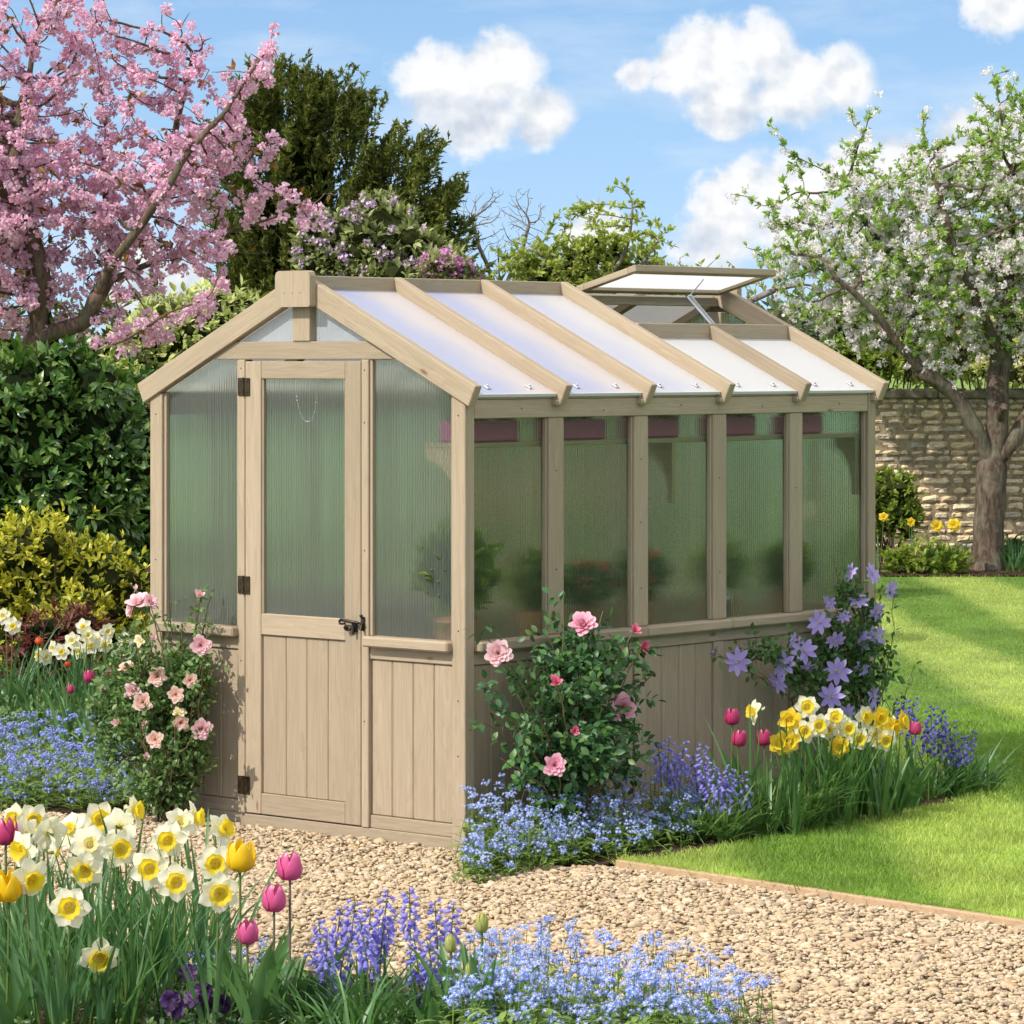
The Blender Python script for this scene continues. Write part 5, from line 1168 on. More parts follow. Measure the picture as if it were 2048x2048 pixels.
for k,(b,Y,lab) in enumerate(((([(1560,620,110,70),(1650,590,110,90)]),42.,'hazy grey green tree far beyond the wall, left of the apple tree trunk'),(([(1800,560,140,120),(1900,520,120,130)]),46.,'hazy pale green tree far beyond the wall behind the apple crown'),(([(2050,560,160,150)]),44.,'hazy tree at the far right edge beyond the wall'))):
    shrub('distant_tree',lab,'tree',lumpset(b,9,Y,10+k,(.3,.5)),M['haze'],LW,.12,1300,60+k,5,.2,core=M['corel'],cf=.66,up=.3,group='trees far beyond the wall')
shrub('distant_tree','low hazy tree beyond the wall between the roof vent and the apple tree','tree',lumpset([(1400,640,160,60),(1250,640,160,60)],9,40.,19,(.3,.5)),M['haze'],LW,.12,1200,69,5,.2,core=M['corel'],cf=.7,up=.3,group='trees far beyond the wall')
# hedges behind the greenhouse (seen blurred through the panes and over the roof)
def hedge(name,label,x0,x1,y0,y1,z1,mat,seed,n,core,size=.07,flowers=None,group=None):
    r=rng(seed); L=[]; m=int((x1-x0)/.45)+1
    for i in range(m): L.append((np.array([x0+(x1-x0)*(i+.5)/m,(y0+y1)/2+r.normal(0,.05),z1*.5]),((x1-x0)/m*.75,(y1-y0)/2,z1*.55*r.uniform(.92,1.08))))
    return shrub(name,label,'hedge',L,mat,LM,size,n,seed,7,.1,core=core,up=.3,flowers=flowers,stems=False,group=group)
hedge('evergreen_hedge','dense dark green hedge behind the greenhouse, seen blurred through its panes',-2.,2.05,24.4,25.3,1.50,M['hedge'],71,3400,M['core'],.08,flowers=(M['redflower'],46,.06,lambda P:(P[:,1]<24.8)))
hedge('evergreen_hedge','dark mixed hedge left of the greenhouse behind the evergreen shrub',-5.,-1.9,23.4,24.6,1.6,M['laurel'],72,2600,M['core'],.08)
hedge('yew_hedge','tall dark hedge at the back of the garden under the yew tree',-6.,1.9,30.2,31.2,2.25,M['yew'],73,5200,M['core'],.09)
shrub('leafy_bush','light green bush against the foot of the stone wall beside the greenhouse post','shrub',lumpset([(1680,930,50,55),(1700,980,50,40),(1640,960,40,60)],7,28.4,13),M['lime'],LM,.055,700,50,6,.16,core=M['coreg'],up=.5)
shrub('shaded_bush','low dark bush under the wall at the right edge of the photo','shrub',lumpset([(1915,1035,40,18),(1980,1040,50,22)],5,28.6,14),M['dleaf'],LM,.05,400,51,6,.16,core=M['core'],up=.5,stems=False)
# ---- far border under the wall
def clump(name,label,cat,px,py,n,length,width,mat,seed,spread=.05,lean=(.02,.5),droop=(.2,.9),group=None,base=None,fold=.12,nseg=5):
    r=rng(seed); b=ground(px*1.06,py*1.06) if base is None else np.array(base,float); g=Geo(); a=r.uniform(0,2*PI,n); q=np.stack([np.cos(a)*spread*r.uniform(.1,1,n),np.sin(a)*spread*r.uniform(.1,1,n),np.full(n,-.005)],-1)
    blades(g,q,a+r.normal(0,.6,n),length*r.uniform(.55,1.1,n),r.uniform(*lean,n),r.uniform(*droop,n),width*r.uniform(.7,1.2,n),nseg,fold,0,yaw=a+PI/2+r.normal(0,.7,n)); o=g.build(name,mat,None,True,tuple(b)); return tag(o,label,cat,group)
for k,(x,y,h,lab) in enumerate(((1668,1062,.34,'strappy green clump beside the greenhouse corner post under the wall'),(1700,1070,.24,'short strappy clump, second from the greenhouse post in the far border'),(1725,1060,.26,'strappy clump left of the yellow flowers in the far border'),(1775,1072,.20,'low strappy clump just left of the apple trunk'),
    (1885,1075,.27,'dense bluish grassy clump just right of the apple trunk'),(1915,1078,.27,'dense bluish grassy clump at the right edge of the far border'),(1945,1076,.28,'bluish grassy clump cut by the right edge of the photo'))):
    clump('strappy_clump',lab,'plant',x,y,90,h,.014,M['strap'] if k<4 else M['strapb'],80+k,.11,group='strappy plants in the far border')
for k,(x,y,s,mt,lab) in enumerate(((1690,1068,.9,'lime','broad leaved green plant near the greenhouse post in the far border'),(1735,1072,1.2,'spring','large soft leaved plant in the middle of the far border'),(1800,1062,1.,'lime','leafy green plant behind the yellow flowers left of the apple trunk'),(1760,1060,.9,'fleaf','bushy low plant between the large soft leaved plant and the apple trunk'))):
    c,_=lump19(x,y,10,10,27.7); c[2]=.10*s; shrub('leafy_plant',lab,'plant',sublumps(c,(.15*s,.12*s,.14*s),7,rng(90+k)),M[mt],LW,.06,130,91+k,6,.2,core=None,up=.8,stems=False,group='leafy plants in the far border')
FG='yellow daffodils in the far border'
for k,(x,y,lab) in enumerate(((1668,872,'tiny'),(1767,992,'yellow daffodil against the wall, left of a pair by the apple trunk'),(1800,990,'yellow daffodil against the wall, right of a pair by the apple trunk'),(1718,985,'small yellow daffodil against the wall above the soft leaved plant'),(1667,975,'yellow daffodil beside the greenhouse post against the wall'))):
    if k==0: continue
    daffodil(at19(x,y,27.8),lab,FG,r_:= (k*37%60-30),10,'y',1.1 if k<3 else .8,400+k,5)
# ================================================================ flowers of the beds
z5=lambda x,y:(.5176*x,1550+.5176*y)        # notes were taken on enlarged views of the photograph
z4=lambda x,y:(900+.5942*x,1100+.5942*y)
z3=lambda x,y:(.3623*x,1100+.3623*y)
def ywall(px,off):
    p,s=wallpt(min(px,1745),off); return p[1]
# ---- foreground daffodils
G1='white and yellow daffodils in the foreground clump'
FD=[((65,175),'w',-25,5,'double headed looking white daffodil at the far left top of the foreground clump'),
((125,172),'w',20,-10,'white daffodil second from the left at the top of the foreground clump'),
((100,232),'s',-120,10,'white daffodil seen from behind, just under the two top left blooms'),
((190,225),'s',-150,15,'white daffodil turned away, beside the thin brown stalk at upper left'),
((385,172),'w',15,5,'white daffodil with ruffled yellow cup, topmost left of centre'),
((465,200),'s',160,5,'white daffodil with greenish centre seen from behind near the top middle'),
((515,140),'w',75,10,'daffodil with a yellow cup in profile, highest of the clump'),
((275,210),'s',-30,30,'small white daffodil looking up, between the top left pair and the centre'),
((345,272),'s',20,20,'white daffodil with pale yellow cup in the middle of the clump'),
((460,282),'w',25,0,'white daffodil with deep yellow cup just above the largest bloom'),
((330,360),'w',-10,-25,'nodding daffodil with a bright yellow cup in the middle left'),
((650,252),'w',-5,2,'large white daffodil facing us, right of centre in the upper row'),
((578,362),'w',0,5,'largest white daffodil with round yellow cup in the middle of the clump'),
((680,412),'w',8,0,'white daffodil touching the lower right of the largest bloom'),
((695,188),'s',30,35,'white daffodil looking up beside the gravel in the top row'),
((752,165),'w',80,5,'slim white daffodil in profile at the upper right of the clump'),
((858,215),'w',60,25,'white daffodil with raised petals just above the yellow tulip'),
((832,340),'w',5,0,'white daffodil immediately left of the yellow tulip'),
((848,455),'w',12,-5,'white daffodil below the yellow tulip, lowest at the right side'),
((118,400),'w',35,-15,'drooping white daffodil with yellow cup beside the yellow tulip at left'),
((88,290),'w',-40,0,'white daffodil with its yellow cup turned left near the left edge'),
((268,512),'w',5,5,'white daffodil standing alone below the clump on the left'),
((385,700),'w',8,-22,'lowest white daffodil, hanging its yellow cup over the leaves'),
((210,300),'s',100,0,'white daffodil half hidden behind its neighbours at the left')]
for i,(p,k,yw,pt,lab) in enumerate(FD):
    px,py=z5(*p); r=rng(i+5); Y=np.clip((EYE-.39)*FPX/(py-720),8.62,10.0)+r.uniform(-.06,.06)
    daffodil(at(px,py,Y),lab,G1,yw,pt,k,1.02 if k!='s' else 1.04,i,7,leaflen=1.05)
g2=[('strap_foliage',.04)]
for k,(px,Y,n,lab) in enumerate(((60,9.15,46,'dense daffodil leaves at the left edge of the foreground'),(170,9.3,60,'dense upright daffodil leaves under the white blooms at left'),(290,9.2,70,'dense daffodil leaves under the largest white bloom'),(380,9.35,60,'daffodil leaves left of the yellow tulip'),(250,8.75,40,'arching daffodil leaves nearest the camera at left'),(130,8.7,40,'outward bent daffodil leaves at the lower left corner'))):
    clump('daffodil_leaf_clump',lab,'plant',0,0,n,.40,.0125,M['strapb'] if k%2 else M['strap'],500+k,.075,(.02,.38),(.05,.8),'daffodil leaf clumps in the foreground',((px-1024)/FPX*Y,Y,0),.14,7)
G2='tulips in the foreground bed'
TU=[((930,312),'y','yellow tulip at the right end of the daffodils',8.98,1.0,(.05,-.1)),((30,430),'y','yellow tulip with open petals cut by the left edge',8.8,.95,(-.05,-.2)),((1120,350),'p','tallest pink tulip standing on a bare stem above the gravel',8.85,1.,(.0,0)),((1060,475),'p','middle pink tulip, just left of the tallest one',8.8,.93,(.03,-.05)),((957,605),'p','lowest pink tulip, left of the bluebells',8.65,.82,(.05,-.2)),((22,218),'d','deep pink tulip cut by the left edge above the leaves',9.6,1.2,(0,0)),
((1863,568),'b','tallest closed green tulip bud right of the bluebells',8.8,1.05,(.02,0)),((1740,648),'b','closed green tulip bud, left of three beside the bluebells',8.8,.95,(-.05,0)),((1822,755),'b','lowest closed green tulip bud beside the forget-me-nots',8.6,.95,(.0,0))]
for i,(p,k,lab,Y,sc,tl) in enumerate(TU):
    tulip(at(*z5(*p),Y),lab,G2,k,sc,i,rng(i).normal(0,.015),5 if k!='b' else 4,tl,.27 if k!='b' else .25,M['purplestem'] if i in(2,3) else None,.042)
for k,(px,Y,n,L,w,lab) in enumerate(((545,8.75,9,.24,.055,'broad tulip leaves below the lowest pink tulip'),(610,8.9,7,.24,.05,'broad tulip leaves below the tallest pink tulip'),(30,8.75,8,.28,.05,'broad light green tulip leaves at the left edge'),(950,8.75,9,.26,.05,'broad grey green tulip leaves between bluebells and forget-me-nots'),(470,9.0,6,.22,.04,'upright tulip leaves under the yellow tulip'),(870,8.65,6,.2,.04,'broad leaves under the left green tulip bud'))):
    clump('tulip_leaf_clump',lab,'plant',0,0,n,L,w,M['tleaf'],520+k,.035,(.05,.5),(.1,.8),'tulip leaf clumps in the foreground',((px-1024)/FPX*Y,Y,0),.32,9)
G3='bluebells in the foreground bed'
BB=[((1500,452),'second tallest bluebell spike, near the top of the foreground group'),((1582,438),'tallest bluebell spike at the top right of the foreground group'),((1372,490),'bluebell spike left of the two tallest'),((1232,566),'leftmost upper bluebell spike of the foreground group'),((1318,512),'bluebell spike between the leftmost and the middle spikes'),((1432,522),'full bluebell spike in the centre of the foreground group'),((1462,590),'bluebell spike low behind the centre one'),((1535,540),'bluebell spike just under the tallest ones'),
((1680,492),'bluebell spike standing apart over the gravel, left of a pair'),((1752,505),'bluebell spike standing apart over the gravel, right of a pair'),((1600,628),'low bluebell spike left of a drooping pair by the buds'),((1652,645),'low bluebell spike beside the left green bud'),((1345,640),'low bluebell spike under the centre left'),((1262,600),'bluebell spike second from the left'),((1195,690),'lowest leftmost bluebell spike nodding over the leaves'),((1392,560),'bluebell spike hidden partly by the centre spike'),((1482,800),'short late bluebell low among the stems'),((1640,815),'tiny bluebell spike low among the leaves')]
for i,(p,lab) in enumerate(BB):
    px,py=z5(*p); r=rng(i+70); Y=9.0 if i<10 else 8.85; Y+=r.uniform(-.08,.08); small=i>=16
    bluebell(at(px,py,Y),lab,G3,M['bell'],.125*(.5 if small else r.uniform(.85,1.05)),7 if small else 20,1.22,i,r.normal(0,.025),6,.24)
for k,(px,Y,n,lab) in enumerate(((640,8.7,44,'arching bluebell leaves left of the foreground bluebells'),(740,8.75,54,'arching bluebell leaves under the foreground bluebells'),(840,8.8,44,'arching bluebell leaves right under the foreground bluebells'),(700,8.55,34,'bluebell leaves lying forward at the bottom edge'))):
    clump('bluebell_leaf_clump',lab,'plant',0,0,n,.24,.0115,M['strap'],540+k,.06,(.1,.9),(.3,1.3),'bluebell leaf clumps in the foreground',((px-1024)/FPX*Y,Y,0),.12,7)
def cloudpts(r,n,x0,x1,Y0,Y1,h,keep):
    Y=r.uniform(Y0,Y1,n); px=r.uniform(x0,x1,n); P=np.stack([(px-1024)/FPX*Y,Y,np.zeros(n)],-1); P[:,2]=h(px,Y,r); return P[keep(px,Y)]
r=rng(601)
fp=cloudpts(r,300,905,1560,8.45,9.2,lambda px,Y,r:r.uniform(.13,.235,len(px))*np.interp(px,[880,1000,1300,1600],[.8,1.05,.95,.75]),lambda px,Y:(r.uniform(0,1,len(px))<np.interp(px,[880,1000,1300,1450,1560],[.6,1,.95,.5,.2]))&(Y<np.interp(px,[900,1300,1560],[9.3,9.1,8.8])))
lo=cloudpts(r,1100,870,1440,8.3,9.0,lambda px,Y,r:r.uniform(.0,.13,len(px)),lambda px,Y:Y<np.interp(px,[900,1300,1450],[9.05,8.95,8.7]))
fp=np.concatenate([fp,cloudpts(r,170,900,1480,8.3,8.9,lambda px,Y,r:r.uniform(.08,.18,len(px)),lambda px,Y:Y<np.interp(px,[900,1300,1500],[9.1,8.95,8.6]))])
fmn_patch('forget_me_nots','mass of sky blue forget-me-nots at the bottom of the foreground',fp,M['fmn'],602,.0072,10,5,.040,low=lo)
r=rng(603); fp=cloudpts(r,26,360,560,9.0,9.3,lambda px,Y,r:r.uniform(.10,.17,len(px)),lambda px,Y:px>0)
fmn_patch('forget_me_nots','few blue forget-me-nots low in the shade behind the lowest pink tulip',fp,M['fmnd'],604,.0068,6,5,.04)
# dark pansies
def pansy(px,py,Y,lab,seed):
    c=at(px,py,Y); root=empty('pansy',lab,'pansy',(c[0],c[1],0),0,'dark purple pansies in the foreground'); r=rng(seed); g=Geo()
    ring(g,5,.001,.15,lambda:flatpetal(.028,.034,r,4,4,.6,.1,.1,.12),0,r.uniform(0,6),.1,r); me=g.mesh('pansy_petals',M['pansy'])
    child('petals',me,root,(0,0,c[2]),orient(facing(r.uniform(-40,40),r.uniform(0,40)))); g=Geo(); tube(g,[(0,0,0),(.005,0,c[2]*.6),(0,.004,c[2])],.0018,5); g.build('stem',M['stem'],root)
for k,(x,y,lab) in enumerate(((655,872,'dark purple pansy, leftmost at the bottom'),(680,905,'dark purple pansy just below the leftmost one'),(745,868,'dark purple pansy in the middle of the low group'),(790,838,'uppermost dark purple pansy of the low group'),(815,900,'dark purple pansy at the bottom right of the middle one'),(855,885,'dark purple pansy, rightmost beside the tulip leaves'),(720,770,'small dark pansy high in the shade of the daffodil leaves'))):
    pansy(*z5(x,y),8.60+.015*k,lab,700+k)
r=rng(705); g=Geo(); P=cloudpts(r,300,300,480,8.5,9.1,lambda px,Y,r:r.uniform(.0,.06,len(px)),lambda px,Y:px>0); bush_leaves(g,P,nrm(rdir(r,len(P))+np.array([0,-.2,.9])),r,.022,0,5)
tag(g.build('ground_cover',M['dleaf'],None,False),'dark leafy ground cover around the purple pansies','ground cover',kind='stuff')
r=rng(706); g=Geo(); P=cloudpts(r,900,0,900,8.5,9.75,lambda px,Y,r:r.uniform(.0,.06,len(px)),lambda px,Y:Y<np.interp(px,[0,300,900],[9.75,9.6,9.1])); bush_leaves(g,P,nrm(rdir(r,len(P))+np.array([0,-.2,.8])),r,.018,0,5)
tag(g.build('ground_cover',M['rleafl'],None,False),'low green seedlings between the foreground flowers','ground cover',kind='stuff')

# ---- bed along the long wall
r=rng(611)
def rightpts(r,n,x0,x1,o0,o1,h0,h1):
    px=r.uniform(x0,x1,n); off=r.uniform(o0,o1,n); P=np.array([wallpt(min(a,1745),b)[0] for a,b in zip(px,off)]); P[:,2]=r.uniform(h0,h1,n)*(1-.35*(off-o0)/(o1-o0)); return P
fp=rightpts(r,340,925,1400,.03,.47,.10,.245); fp[:,2]*=np.clip(1.1-.0*fp[:,0],.5,1.2)
fp2=rightpts(r,170,925,1390,.30,.52,.06,.15); fp=np.concatenate([fp,fp2]); lo=rightpts(r,1300,925,1400,.05,.50,.0,.11)
fmn_patch('forget_me_nots','mound of pale blue forget-me-nots against the corner post of the long wall',fp,M['fmn'],612,.0060,10,5,.042,low=lo)
G4='daffodils in the bed along the long wall'
RD=[((1024,545),'w',-70,10,'daffodil bending alone on a curved stem beside the pink tulips'),((1145,570),'y',-15,0,'yellow daffodil left above the pair of golden ones'),((1112,650),'y',-20,5,'golden daffodil, left of the low pair by the tulip stems'),((1138,645),'y',20,0,'golden daffodil, right of the low pair by the tulip stems'),((1200,528),'w',5,10,'topmost white daffodil of the wall bed'),((1195,610),'w',-10,0,'white daffodil with orange yellow cup, lower left of the group'),((1240,590),'w',10,5,'white daffodil right beside the lower left one'),((1298,565),'w',0,20,'white daffodil at the top middle of the wall bed group'),((1340,600),'w',10,0,'white daffodil with broad yellow cup in the group centre'),((1375,635),'w',5,-5,'white daffodil hanging slightly at the lower centre'),((1395,562),'w',40,0,'white daffodil turned right, near the top right of the group'),((1447,565),'y',30,0,'clear yellow daffodil at the top right of the group'),((1310,662),'y',0,-5,'orange cupped yellow star daffodil, lowest in the group'),((1432,625),'w',20,0,'white daffodil at the right side of the group'),((1492,600),'y',45,0,'yellow daffodil left of the deep pink tulip'),((1520,578),'y',60,10,'big yellow daffodil in profile beside the deep pink tulip'),((1465,638),'w',10,-10,'white daffodil half hidden at the lower right'),((1275,600),'w',-30,0,'white daffodil tucked behind the centre left blooms')]
for i,(p,k,yw,pt,lab) in enumerate(RD):
    px,py=z4(*p); Y=12.62+1.157*((px-1660)/FPX*12.7)+rng(i).uniform(-.08,.08); daffodil(at(px,py,Y),lab,G4,yw,pt,k,.88,40+i,8,leafmat_=M['strap'],leaflen=1.05)
for k,(px,off,n,L,lab) in enumerate(((1640,.38,60,.40,'upright daffodil leaves under the left of the wall bed daffodils'),(1690,.42,70,.40,'upright daffodil leaves in the middle of the wall bed group'),(1735,.45,50,.40,'daffodil leaves at the right end of the wall bed group'))):
    b,_=wallpt(px,off); clump('daffodil_leaf_clump',lab,'plant',0,0,n,L,.012,M['strap'],560+k,.06,(.02,.30),(.02,.6),'daffodil leaf clumps in the wall bed',b,.14,7)
G5='pink tulips in the bed along the long wall'
for i,(p,lab,Y) in enumerate((((950,560),'tallest deep pink tulip near the panelling of the wall bed',12.55),((975,632),'deep pink tulip leaning, lower left of the wall bed trio',12.45),((1057,630),'deep pink tulip, right of the wall bed trio',12.6),((1567,598),'single deep pink tulip at the right end of the daffodils',13.2))):
    tulip(at(*z4(*p),Y),lab,G5,'d',.98 if i<3 else .85,20+i,rng(i+3).normal(0,.01),5,((0,0),(.2,0),(-.05,0),(0,0))[i],.30,None,.040)
for k,(px,off,n,L,w,mt,lab,ln,dr) in enumerate(((1500,.40,9,.30,.05,'tleaf','broad tulip leaves under the wall bed tulips',(.05,.4),(.1,.7)),(1770,.50,12,.28,.055,'tleaf','broad dark tulip leaves at the right end of the daffodils',(.1,.7),(.2,1.)),(1590,.55,170,.30,.0095,'strapl','fine arching grassy clump in front of the wall bed tulips',(.15,.8),(.6,1.9)),(1520,.52,110,.26,.0085,'strapl','fine arching grassy clump left beside the larger one',(.15,.8),(.5,1.8)),(1440,.50,110,.25,.012,'strapl','arching bluebell leaves at the edge of the lawn',(.2,1.),(.3,1.2)),(1385,.44,80,.24,.012,'strapl','arching bluebell leaves beside the forget-me-nots',(.2,.9),(.3,1.2)))):
    b,_=wallpt(min(px,1745),off); 
    if px>1745: b=ground(px+40,1625)
    clump('leaf_clump',lab,'plant',0,0,n,L,w,M[mt],570+k,.05,ln,dr,'leafy clumps in the wall bed',b,.2 if w>.02 else .12,8)
for k,(x,y,n,lab) in enumerate(((1860,1600,60,'dark strappy bluebell leaves near the rear corner'),(1915,1592,70,'dark strappy bluebell leaves at the far end of the bed'),(1955,1585,50,'low strappy leaves spilling on the lawn at the bed end'))):
    b=ground(x,y); clump('leaf_clump',lab,'plant',0,0,n,.26,.011,M['strap'],580+k,.07,(.15,.9),(.2,1.2),'leafy clumps in the wall bed',b,.12,7)
G6='bluebells in the bed along the long wall'
WB=[((700,650),0),((738,636),0),((790,645),0),((852,655),0),((820,690),0),((765,690),0),((852,725),1),((888,722),1),((940,728),1),((985,752),1),((915,770),1),((862,775),1),((1520,510),2),((1562,500),2),((1618,528),2),((1655,535),2),((1690,582),2),((1722,622),2),((1762,612),2),((1600,585),2),((1545,545),2),((1640,620),2),((1680,650),2)]
where=['against the panelling left of the pink tulips','in front of the grassy clump by the forget-me-nots','at the far end of the wall bed near the lawn shadow']
for i,(p,w) in enumerate(WB):
    px,py=z4(*p); r=rng(i+170); Y=[12.42,12.25,13.75][w]+r.uniform(-.08,.08)
    if w==2: Y=13.35+(px-1800)/170*.35+r.uniform(-.1,.1)
    o=bluebell(at(px,py,Y),'',G6+[', group against the panelling',', group before the grassy clump',', group at the far end'][w],M['bell'] if w<2 else M['belld'],.11*r.uniform(.8,1.1),16,1.2,100+i,r.normal(0,.02),4,.2)
    o['label']='%s bluebell spike %s'%('violet blue' if w<2 else 'deep blue',where[w])
r=rng(621); fp=rightpts(r,24,1700,1745,.2,.55,.15,.3); 
r=rng(622); g=Geo(); P=rightpts(r,700,1380,1745,.05,.42,.0,.10); bush_leaves(g,P,nrm(rdir(r,len(P))+np.array([0,-.2,.8])),r,.020,0,5); tag(g.build('ground_cover',M['dleaf'],None,False),'low dark leaves under the tulips and daffodils of the wall bed','ground cover',kind='stuff')

# ---- roses and clematis
RM={}
def rosemesh(k):
    if k not in RM:
        m,(Rr,n,op)={'pink':('rpink',(.037,46,.98)),'pale':('rpale',(.037,52,1.0)),'peach':('rpeach',(.035,54,.98)),'cream':('rcream',(.028,16,1.2)),'deep':('rdeep',(.022,20,.55)),'bud':('rpale',(.018,12,.35)),'open':('rpale',(.042,22,1.2))}[k]
        RM[k]=[mesh_rose(s,M[m],Rr,n,op) for s in (1,2)]
    return RM[k]
def rosebush(name,label,base,flowers,extra,lm,seed,size,nfill,fill,flo=1.,cat='rose bush',mats=None):
    r=rng(seed); base=np.array(base,float); root=empty('rose_bush',label,cat,tuple(base)); g=Geo(); P=[];D=[]
    for (pt,kind,sc,yw,pit) in flowers+[(e,None,0,0,0) for e in extra]:
        e=np.array(pt)-base+(np.array([0,-.045,0]) if kind else 0); b=r.normal(0,.02,3); b[2]=0; c=curve(b,e,(e[0]*-.15+r.normal(0,.03),r.normal(0,.03),.03),14); c[1:-1]+=r.normal(0,.004,(12,3)); tube(g,c,np.linspace(.0052,.0019,14),5)
        k=r.integers(2,14,9 if kind else 13); P.append(c[k]+r.normal(0,.006,(len(k),3))); D.append(rdir(r,len(k))+np.array([0,-.3,.1]))
        if kind:
            s=child('flower',rosemesh(kind)[r.integers(0,2)],root,e,orient(facing(yw,pit),r.uniform(0,6)),sc)
    q=[]
    for (cx,cy,cz,rx,ry,rz,w) in fill: n=int(nfill*w); u=rdir(r,n)*r.uniform(.25,1,(n,1))**.5; q.append(np.array([cx,cy,cz])-base+u*np.array([rx,ry,rz]))
    q=np.concatenate(q); q=q[q[:,2]>.01]; P.append(q); D.append(nrm(q-np.array([0,.15,.2]))*.7+rdir(r,len(q))*.6)
    for i in r.choice(len(q),min(70,len(q)),replace=False): c=curve((r.normal(0,.02),r.normal(0,.02),0),q[i],(0,0,.04),8); tube(g,c,np.linspace(.004,.0014,8),4)
    g.build('stems',M['redstem'],root); P=np.concatenate(P); D=nrm(np.concatenate(D)); g=Geo(); bush_leaves(g,P,D,r,size,0,5); g.build('foliage',lm,root,True); return root
RY=lambda px,off: ywall(px,off)
def R4(x,y,off): px,py=z4(x,y); return at(px,py,RY(px,off))
fl=[(R4(162,345,.16),'pale',1.2,5,15),(R4(448,252,.18),'pink',1.3,-5,40),(R4(620,268,.16),'deep',1.25,20,30),(R4(645,320,.16),'deep',1.35,40,0),(R4(535,332,.2),'bud',1.1,0,40),(R4(358,443,.24),'deep',1.35,-10,30),(R4(578,525,.24),'pink',1.3,12,5),(R4(418,605,.28),'deep',1.05,10,10),(R4(352,720,.32),'pink',1.05,0,10),(R4(528,742,.3),'bud',.8,20,0)]
ex=[R4(125,300,.14),R4(315,275,.15),R4(515,205,.15),R4(380,190,.12),R4(650,300,.12),R4(100,440,.15),R4(110,580,.16),R4(690,410,.14),R4(640,500,.16),R4(650,590,.18),R4(200,440,.15),R4(170,700,.2),R4(300,330,.15),R4(560,380,.14),R4(660,740,.18)]
def E4(x,y,rx,ry,off,w): c=R4(x,y,off); k=.5942*12.3/FPX; return (c[0],c[1],c[2],rx*k,.09,ry*k,w)
rosebush('rose','pink rose bush growing against the long wall right of the corner post',wallpt(1135,.2)[0],fl,ex,M['rleaf'],801,.037,360,[E4(400,500,150,130,.2,.30),E4(400,680,190,110,.24,.40),E4(520,640,110,120,.2,.15),E4(440,380,110,80,.16,.15)])
def R3(x,y,Y): return at(*z3(x,y),Y)
fl=[(R3(775,290,12.85),'open',1.15,-20,55),(R3(835,285,12.8),'pale',.8,40,40),(R3(735,325,12.85),'pale',.75,-60,10),(R3(1112,250,12.78),'bud',1.7,0,30),(R3(1115,522,12.72),'pale',1.0,8,5),(R3(757,213,12.9),'bud',1.1,0,60),(R3(875,693,12.74),'peach',.98,10,10),(R3(855,483,12.8),'bud',1.2,0,30),(R3(780,495,12.8),'cream',.8,-20,10),(R3(708,648,12.85),'peach',.85,-30,55),(R3(740,775,12.8),'pale',.85,-10,20),(R3(797,835,12.72),'peach',1.0,0,5),(R3(978,792,12.7),'peach',.85,5,10),(R3(1055,713,12.7),'peach',.75,15,5),(R3(658,950,12.8),'bud',1.5,-20,20),(R3(803,952,12.72),'bud',1.0,0,20),(R3(995,895,12.7),'cream',.9,20,50),(R3(1005,945,12.7),'peach',.8,10,-10),(R3(1118,980,12.66),'pale',1.0,10,0),(R3(865,1040,12.66),'peach',.88,0,10),(R3(818,1143,12.7),'bud',1.3,0,30),(R3(582,768,12.9),'bud',1.1,-10,30)]
ex=[R3(1178,215,12.76),R3(1070,235,12.78),R3(945,295,12.8),R3(900,380,12.8),R3(1190,620,12.7),R3(1160,760,12.7),R3(1185,1200,12.7),R3(1010,400,12.75),R3(740,440,12.85),R3(1150,1240,12.68),R3(1100,640,12.72),R3(640,720,12.85),R3(1150,400,12.72)]
def E3(x,y,rx,ry,Y,w): c=R3(x,y,Y); k=.3623*12.75/FPX; return (c[0],c[1],c[2],rx*k,.10,ry*k,w)
rosebush('rose','peach and pale pink rose bush climbing beside the left corner of the greenhouse',(-1.23,12.82,0),fl,ex,M['rleafl'],802,.025,1000,[E3(640,900,150,200,12.95,.12),E3(700,1080,150,150,12.92,.10),E3(950,760,190,200,12.82,.20),E3(820,900,190,230,12.82,.25),E3(1000,1100,140,200,12.78,.20),E3(740,700,150,250,12.9,.15),E3(1060,720,110,120,12.78,.12),E3(900,1280,190,120,12.8,.14)])
CM={ 'c':[mesh_clem(s,M['clem']) for s in (1,2,3)],'d':[mesh_clem(4,M['clemd'],.036,6)]}
